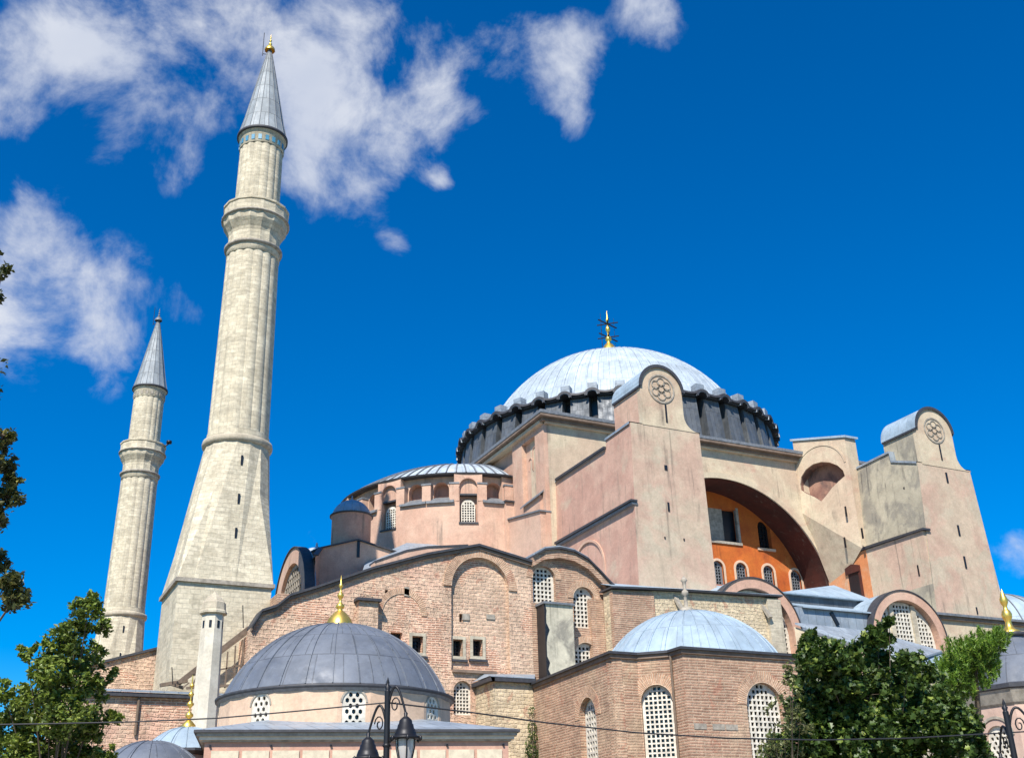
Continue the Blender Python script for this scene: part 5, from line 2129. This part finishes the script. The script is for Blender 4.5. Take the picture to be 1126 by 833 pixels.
def lantern(parent, c, s=1.0):
    g = MB()
    x, y, z = c
    pr = [(.02, .0), (.035, -.02), (.03, -.07), (.07, -.10), (.11, -.14), (.12, -.20), (.135, -.21), (.15, -.28), (.165, -.29), (.19, -.36), (.20, -.40), (.27, -.42), (.275, -.45), (.18, -.46)]
    g.lathe([(r * s, z + h * s) for r, h in pr], c=(x, y), seg=24)
    L_ = g.build('lantern', M_IRON, parent)
    g = MB()
    g.lathe([(.16 * s, z - .46 * s), (.155 * s, z - .6 * s), (.10 * s, z - .85 * s), (.05 * s, z - .95 * s)], c=(x, y), seg=24)
    g.build('lamp_glass', M_LAMPGLASS, L_)
    g = MB()
    for k_ in range(6):
        a = k_ * PI / 3 + .3
        g.tube([(x + r * s * math.cos(a), y + r * s * math.sin(a), z + h * s) for r, h in ((.175, -.45), (.17, -.6), (.11, -.86), (.05, -.98))], .012 * s, 5)
    for k_ in range(6):
        a = k_ * PI / 3 + .3
        g.lathe([(.005, z - .40 * s), (.03 * s, z - .43 * s), (.03 * s, z - .47 * s), (.005, z - .5 * s)], c=(x + .28 * s * math.cos(a), y + .28 * s * math.sin(a)), seg=8)
    g.lathe([(.06 * s, z - .95 * s), (.04 * s, z - 1.02 * s), (.005, z - 1.08 * s)], c=(x, y), seg=12)
    g.build('lantern_cage', M_IRON, L_)
    return L_


def lamp(label, u, v, d, arms):
    p = PD(u, v, d)
    T_ = thing('street_lamp', label, 'street lamp', (p.x, p.y, -.5), 'black cast iron street lamps')
    x, y, zt = p.x, p.y, p.z
    g = MB()
    g.lathe([(.17, -.5), (.17, -.1), (.12, 0), (.10, .6), (.075, .8), (.055, 1.2), (.048, zt - .25), (.05, zt - .12)], c=(x, y), seg=16)
    for zz in (zt - 1.0, zt - 1.9):
        g.lathe([(.05, zz), (.075, zz + .03), (.05, zz + .06)], c=(x, y), seg=16)
    g.build('post', M_IRON, T_)
    g = MB()
    g.lathe([(.05, zt - .13), (.035, zt - .1), (.055, zt - .05), (.02, zt - .02), (.03, zt + .01), (.004, zt + .1)], c=(x, y), seg=12)
    g.build('post_finial', M_IRON, T_)
    vr = Vector(ROWS[0])
    vr.z = 0
    vr.normalize()
    vf = Vector((-vr.y, vr.x, 0))
    for (sx, sf, zdrop) in arms:
        dirv = (vr * sx + vf * sf)
        b = Vector((x, y, zt - zdrop - .35))
        pts = [b]
        L_ = dirv.length
        for i in range(1, 13):
            t = i / 12
            up = .34 * math.sin(PI * min(1, t * 1.08) ** .9) + .05
            h = .42 * math.sin(PI * t ** .8) - .02 * t
            pts.append(b + dirv * t + Vector((0, 0, h)))
        g = MB()
        g.tube(pts, [.024 - .006 * i / 12 for i in range(13)], 8)
        # scroll below the arm
        sc = []
        for i in range(15):
            a = i / 14 * 2.6 * PI
            r_ = .085 * (1 - i / 18)
            cc = b + dirv * .42 + Vector((0, 0, .12))
            sc.append(cc + dirv.normalized() * (r_ * math.cos(a)) + Vector((0, 0, r_ * 1.6 * math.sin(a))))
        g.tube(sc, .012, 6)
        g.build('arm', M_IRON, T_)
        e = pts[-1]
        lantern(T_, (e.x, e.y, e.z + .02), .92)
    return T_


lamp('black iron street lamp with two glass lanterns in front of the grey-domed tomb', 426.5, 751, 18.0, [(.31, -.1, .12), (-.31, .1, .40)])
lamp('black iron street lamp at the right edge in front of the pale pink octagonal tomb', 1104, 774, 19.0, [(.42, -.1, .12), (-.02, .5, .4)])

# overhead cables


def cable(label, pts, d, r=.014):
    g = MB()
    q = []
    n = len(pts)
    for i in range(n - 1):
        for j in range(6):
            t = j / 6
            u = pts[i][0] + (pts[i + 1][0] - pts[i][0]) * t
            v = pts[i][1] + (pts[i + 1][1] - pts[i][1]) * t
            q.append(PD(u, v, d[0] + (d[1] - d[0]) * (i + t) / (n - 1)))
    q.append(PD(pts[-1][0], pts[-1][1], d[1]))
    g.tube(q, r, 6)
    return tag(g.build('overhead_cable', M_WIRE, None, origin=q[0]), label, 'cable', 'overhead cables')


cable('black cable strung from the left trees to the near street lamp', [(-60, 797), (60, 795), (150, 793), (240, 789), (330, 781), (425, 772)], (17, 17.95), .011)
cable('black cable strung from the near street lamp across the brick baptistery to the right', [(427, 772), (520, 783), (600, 794), (700, 805), (800, 811), (900, 813), (1000, 811), (1160, 802)], (17.95, 22), .013)

# ================================================================== VEGETATION


def rand_dir(rng):
    z = rng.uniform(-1, 1)
    a = rng.uniform(0, 2 * PI)
    r = math.sqrt(1 - z * z)
    return Vector((r * math.cos(a), r * math.sin(a), z))


def leafmesh(spots, rng, size, mat, parent, name='crown', star=False, aspect=.55):
    vs, fs = [], []
    for c in spots:
        s = size * rng.uniform(.55, 1.3)
        n = (rand_dir(rng) + Vector((0, 0, .9))).normalized()
        t = n.orthogonal().normalized()
        t.rotate(Matrix.Rotation(rng.uniform(0, 2 * PI), 3, n))
        b = n.cross(t)
        k0 = len(vs)
        if star:        # lobed leaf folded along its rib
            pr = [(-.5, 0, 0), (-.35, .45, .1), (0, .28, .06), (.15, .55, .14), (.3, .2, .04), (.62, 0, 0), (.3, -.2, .04), (.15, -.55, .14), (0, -.28, .06), (-.35, -.45, .1)]
            for (x, y, z) in pr:
                vs.append(c + t * (x * s) + b * (y * s) + n * (z * s))
            fs.append((k0, k0 + 1, k0 + 2, k0 + 3, k0 + 4, k0 + 5))
            fs.append((k0, k0 + 5, k0 + 6, k0 + 7, k0 + 8, k0 + 9))
        else:
            for (x, y, z) in ((-.5, 0, 0), (0, aspect / 2, .08), (.5, 0, 0), (0, -aspect / 2, .08)):
                vs.append(c + t * (x * s) + b * (y * s) + n * (z * s))
            fs.append((k0, k0 + 1, k0 + 2))
            fs.append((k0, k0 + 2, k0 + 3))
    me = bpy.data.meshes.new(name)
    off = Vector(parent.location)
    me.from_pydata([tuple(v - off) for v in vs], [], fs)
    me.materials.append(mat)
    o = bpy.data.objects.new(name, me)
    S.collection.objects.link(o)
    o.parent = parent
    return o


def tree(name, label, cat, base, clumps, trunk_r, leaf_n, size, mat, seed, star=False, group=None, fork=.45, aspect=.55, limbs_to=None, clumpr=.16):
    rng = random.Random(seed)
    T_ = thing(name, label, cat, base, group)
    base = Vector(base)
    ctr = sum((Vector(c[0]) for c in clumps), Vector()) / len(clumps)
    split = Vector((base.x * .6 + ctr.x * .4, base.y * .6 + ctr.y * .4, base.z + (ctr.z - base.z) * fork))
    g = MB()
    bend = Vector((rng.uniform(-.2, .2), rng.uniform(-.2, .2), 0))
    g.tube([base, base.lerp(split, .5) + bend, split], [trunk_r * 1.25, trunk_r, trunk_r * .8], 10)
    tips = []
    for (c, r, n) in clumps:
        c = Vector(c)
        mid = split.lerp(c, .5) + rand_dir(rng) * r * .25
        if tips and rng.random() < .45:
            g.tube([mid, c], [trunk_r * .12, trunk_r * .05], 5)
        else:
            g.tube([split, mid, c], [trunk_r * .45, trunk_r * .22, trunk_r * .08], 7)
        tips.append((c, r, n))
    spots = []
    for (c, r, n) in tips:
        for j in range(n):
            d = rand_dir(rng)
            rr = r * (rng.uniform(.25, 1.0) ** .6) * rng.uniform(.85, 1.12)
            e = c + Vector((d.x * rr, d.y * rr, d.z * rr * .85))
            if rng.random() < .55:
                g.tube([c.lerp(e, .05), c.lerp(e, .6) + rand_dir(rng) * .04 * r, e], [trunk_r * .09 + .004, trunk_r * .05 + .003, .003], 4, cap=False)
            cr_ = rng.uniform(.6, 1.5) * clumpr * (r ** .5)
            for q_ in range(leaf_n):
                spots.append(e + rand_dir(rng) * cr_ * rng.uniform(.1, 1.0))
    g.build('trunk', M_BARK, T_)
    leafmesh(spots, rng, size, mat, T_, 'crown', star, aspect)
    return T_


# maple at lower right
dM = 25.0
cl = []
for (u, v, rpx, n) in ((905, 725, 26, 46), (925, 740, 32, 60), (965, 700, 15, 24), (958, 728, 26, 50), (890, 705, 14, 14), (945, 765, 38, 85), (985, 760, 34, 70), (1000, 725, 14, 14), (1018, 742, 16, 16),
                       (1040, 790, 34, 64), (1015, 800, 38, 85), (965, 810, 44, 100), (915, 810, 40, 85), (885, 745, 18, 18), (880, 815, 30, 46), (1062, 815, 24, 34), (900, 760, 26, 40), (1020, 770, 26, 44),
                       (978, 685, 6, 6), (940, 860, 60, 110), (1030, 860, 60, 100), (862, 835, 20, 20), (1075, 835, 18, 20), (890, 780, 26, 40)):
    d_ = dM + random.uniform(-1.1, 1.1)
    cl.append((tuple(PD(u, v, d_)), rpx * d_ / FPX, n))
bm_ = PD(975, 900, dM)
tree('maple_tree', 'dark green maple tree with lobed leaves at the lower right, before the lead roofs', 'tree', (bm_.x, bm_.y, -.5), cl, .09, 40, .125, M_MAPLE, 3, star=True, clumpr=.22)

# thin olive-leaved tree beside it
cl = []
for (u, v, rpx, n) in ((868, 745, 14, 5), (872, 770, 18, 9), (862, 800, 22, 12), (880, 795, 16, 9), (850, 820, 20, 12), (858, 838, 30, 16), (872, 733, 8, 3), (845, 780, 9, 2)):
    cl.append((tuple(PD(u, v, 23.5 + random.uniform(-.4, .4))), rpx * 23.5 / FPX, n))
bm_ = PD(862, 900, 23.5)
tree('sapling', 'sparse olive green sapling in front of the baptistery window, left of the maple', 'tree', (bm_.x, bm_.y, -.5), cl, .03, 18, .10, M_OLIVE, 9, clumpr=.22)

# oak at lower left
cl = []
for (u, v, rpx, n) in ((97, 668, 17, 22), (112, 690, 12, 10), (84, 690, 16, 20), (68, 705, 20, 26), (95, 722, 22, 32), (55, 735, 24, 36), (78, 750, 28, 46), (110, 755, 16, 16), (30, 715, 11, 8), (40, 765, 30, 46), (70, 785, 34, 60),
                       (100, 795, 22, 28), (15, 790, 28, 42), (45, 815, 36, 60), (85, 825, 32, 50), (115, 825, 14, 12), (10, 830, 34, 46), (128, 787, 9, 5), (100, 655, 8, 6), (30, 850, 50, 60), (85, 860, 40, 46), (122, 738, 8, 4), (5, 762, 14, 10), (-30, 815, 40, 40)):
    d_ = 24.0 + random.uniform(-.9, .9)
    cl.append((tuple(PD(u, v, d_)), rpx * d_ / FPX, n))
bm_ = PD(60, 900, 24)
tree('oak_tree', 'bright green small leaved tree rising at the lower left corner', 'tree', (bm_.x, bm_.y, -.5), cl, .08, 44, .12, M_OAK, 5, clumpr=.20)

# tree outside the left edge whose twigs reach into the picture
cl = []
for (u, v, rpx, n) in ((2, 300, 10, 6), (-8, 275, 14, 8), (-5, 325, 8, 4), (5, 490, 10, 10), (8, 515, 14, 18), (5, 545, 14, 18), (-5, 570, 14, 14), (0, 620, 16, 18), (8, 640, 15, 16), (14, 662, 13, 12), (-20, 500, 26, 30), (-25, 560, 30, 34), (-25, 640, 26, 30), (-40, 420, 40, 34), (-40, 300, 30, 24), (-80, 520, 60, 60), (-90, 640, 60, 50), (-90, 380, 60, 50), (18, 655, 14, 16), (3, 478, 12, 12), (14, 530, 10, 9)):
    d_ = 14 + random.uniform(-.3, .3)
    cl.append((tuple(PD(u, v, d_)), rpx * d_ / FPX, n))
bm_ = PD(-140, 900, 14)
tree('elm_tree', 'dark leafy twigs of a tree reaching in from the left edge', 'tree', (bm_.x, bm_.y, -.5), cl, .09, 26, .08, M_DRYLEAF, 8, clumpr=.19)

# pine at right: upright tufts of needles
rng = random.Random(21)
pb_ = PD(1075, 900, 40)
PN = thing('pine_tree', 'bright green feathery pine between the maple and the octagonal tomb', 'tree', (pb_.x, pb_.y, -.5))
g = MB()
ctop = PD(1072, 735, 40)
g.tube([(pb_.x, pb_.y, -.5), (ctop.x, ctop.y, ctop.z)], [.2, .08], 8)
vs, fs = [], []
tufts = []
for (u, v, rx, ry, n) in ((1060, 735, 24, 18, 110), (1080, 722, 22, 13, 90), (1095, 712, 14, 9, 46), (1045, 748, 14, 12, 40), (1075, 745, 26, 16, 90), (1055, 762, 20, 16, 60), (1040, 770, 10, 14, 26)):
    for i in range(n):
        a = rng.uniform(0, 2 * PI)
        q_ = math.sqrt(rng.random())
        tufts.append(PD(u + rx * q_ * math.cos(a), v + ry * q_ * math.sin(a), 40 + rng.uniform(-1.0, 1.0)))
for c in tufts:
    ax = (Vector((rng.uniform(-.5, .5), rng.uniform(-.5, .5), 1))).normalized()
    Lt = rng.uniform(.35, .75)
    if rng.random() < .15:
        g.tube([c, c + ax * Lt], [.012, .004], 4, cap=False)
    for j in range(75):
        t = rng.uniform(0, Lt)
        d = (rand_dir(rng) + ax * .9).normalized()
        p0 = c + ax * t
        p1 = p0 + d * rng.uniform(.10, .20)
        sd_ = d.cross(rand_dir(rng)).normalized() * .02
        k0 = len(vs)
        vs += [p0 - sd_, p0 + sd_, p1]
        fs.append((k0, k0 + 1, k0 + 2))
g.build('trunk', M_BARK, PN)
me = bpy.data.meshes.new('crown')
me.from_pydata([tuple(v - Vector(PN.location)) for v in vs], [], fs)
me.materials.append(M_PINE)
o = bpy.data.objects.new('crown', me)
S.collection.objects.link(o)
o.parent = PN

# climbing shrub on the annex corner
rng = random.Random(4)
sy_ = ANY - .35
CX_ = WXN - .35
pb_ = Vector((CX_, sy_, P(590, 833, 'y', sy_).z))
SH = thing('wall_climber', 'dark green climbing shrub hanging on the corner between annex and baptistery', 'shrub', (pb_.x, sy_, -.5))
g = MB()
sp = []
path = [Vector((CX_, sy_, P(u, v, 'y', sy_).z)) for (u, v) in ((590, 850), (590, 820), (592, 800), (593, 782))]
g.tube([(pb_.x, sy_, -.5)] + path, [.06, .05, .04, .03, .015], 6)
g.build('stem', M_BARK, SH)
for (c, w_, n) in ((path[0], .55, 420), (path[1], .5, 420), (path[2], .28, 150), (path[3], .2, 60), (Vector((CX_ - .1, sy_, pb_.z)), .5, 300)):
    for i in range(n):
        d = rand_dir(rng)
        sp.append(c + Vector((d.x * w_, d.y * .25, d.z * w_ * 1.5)))
leafmesh(sp, rng, .13, M_MAPLE, SH, 'foliage')
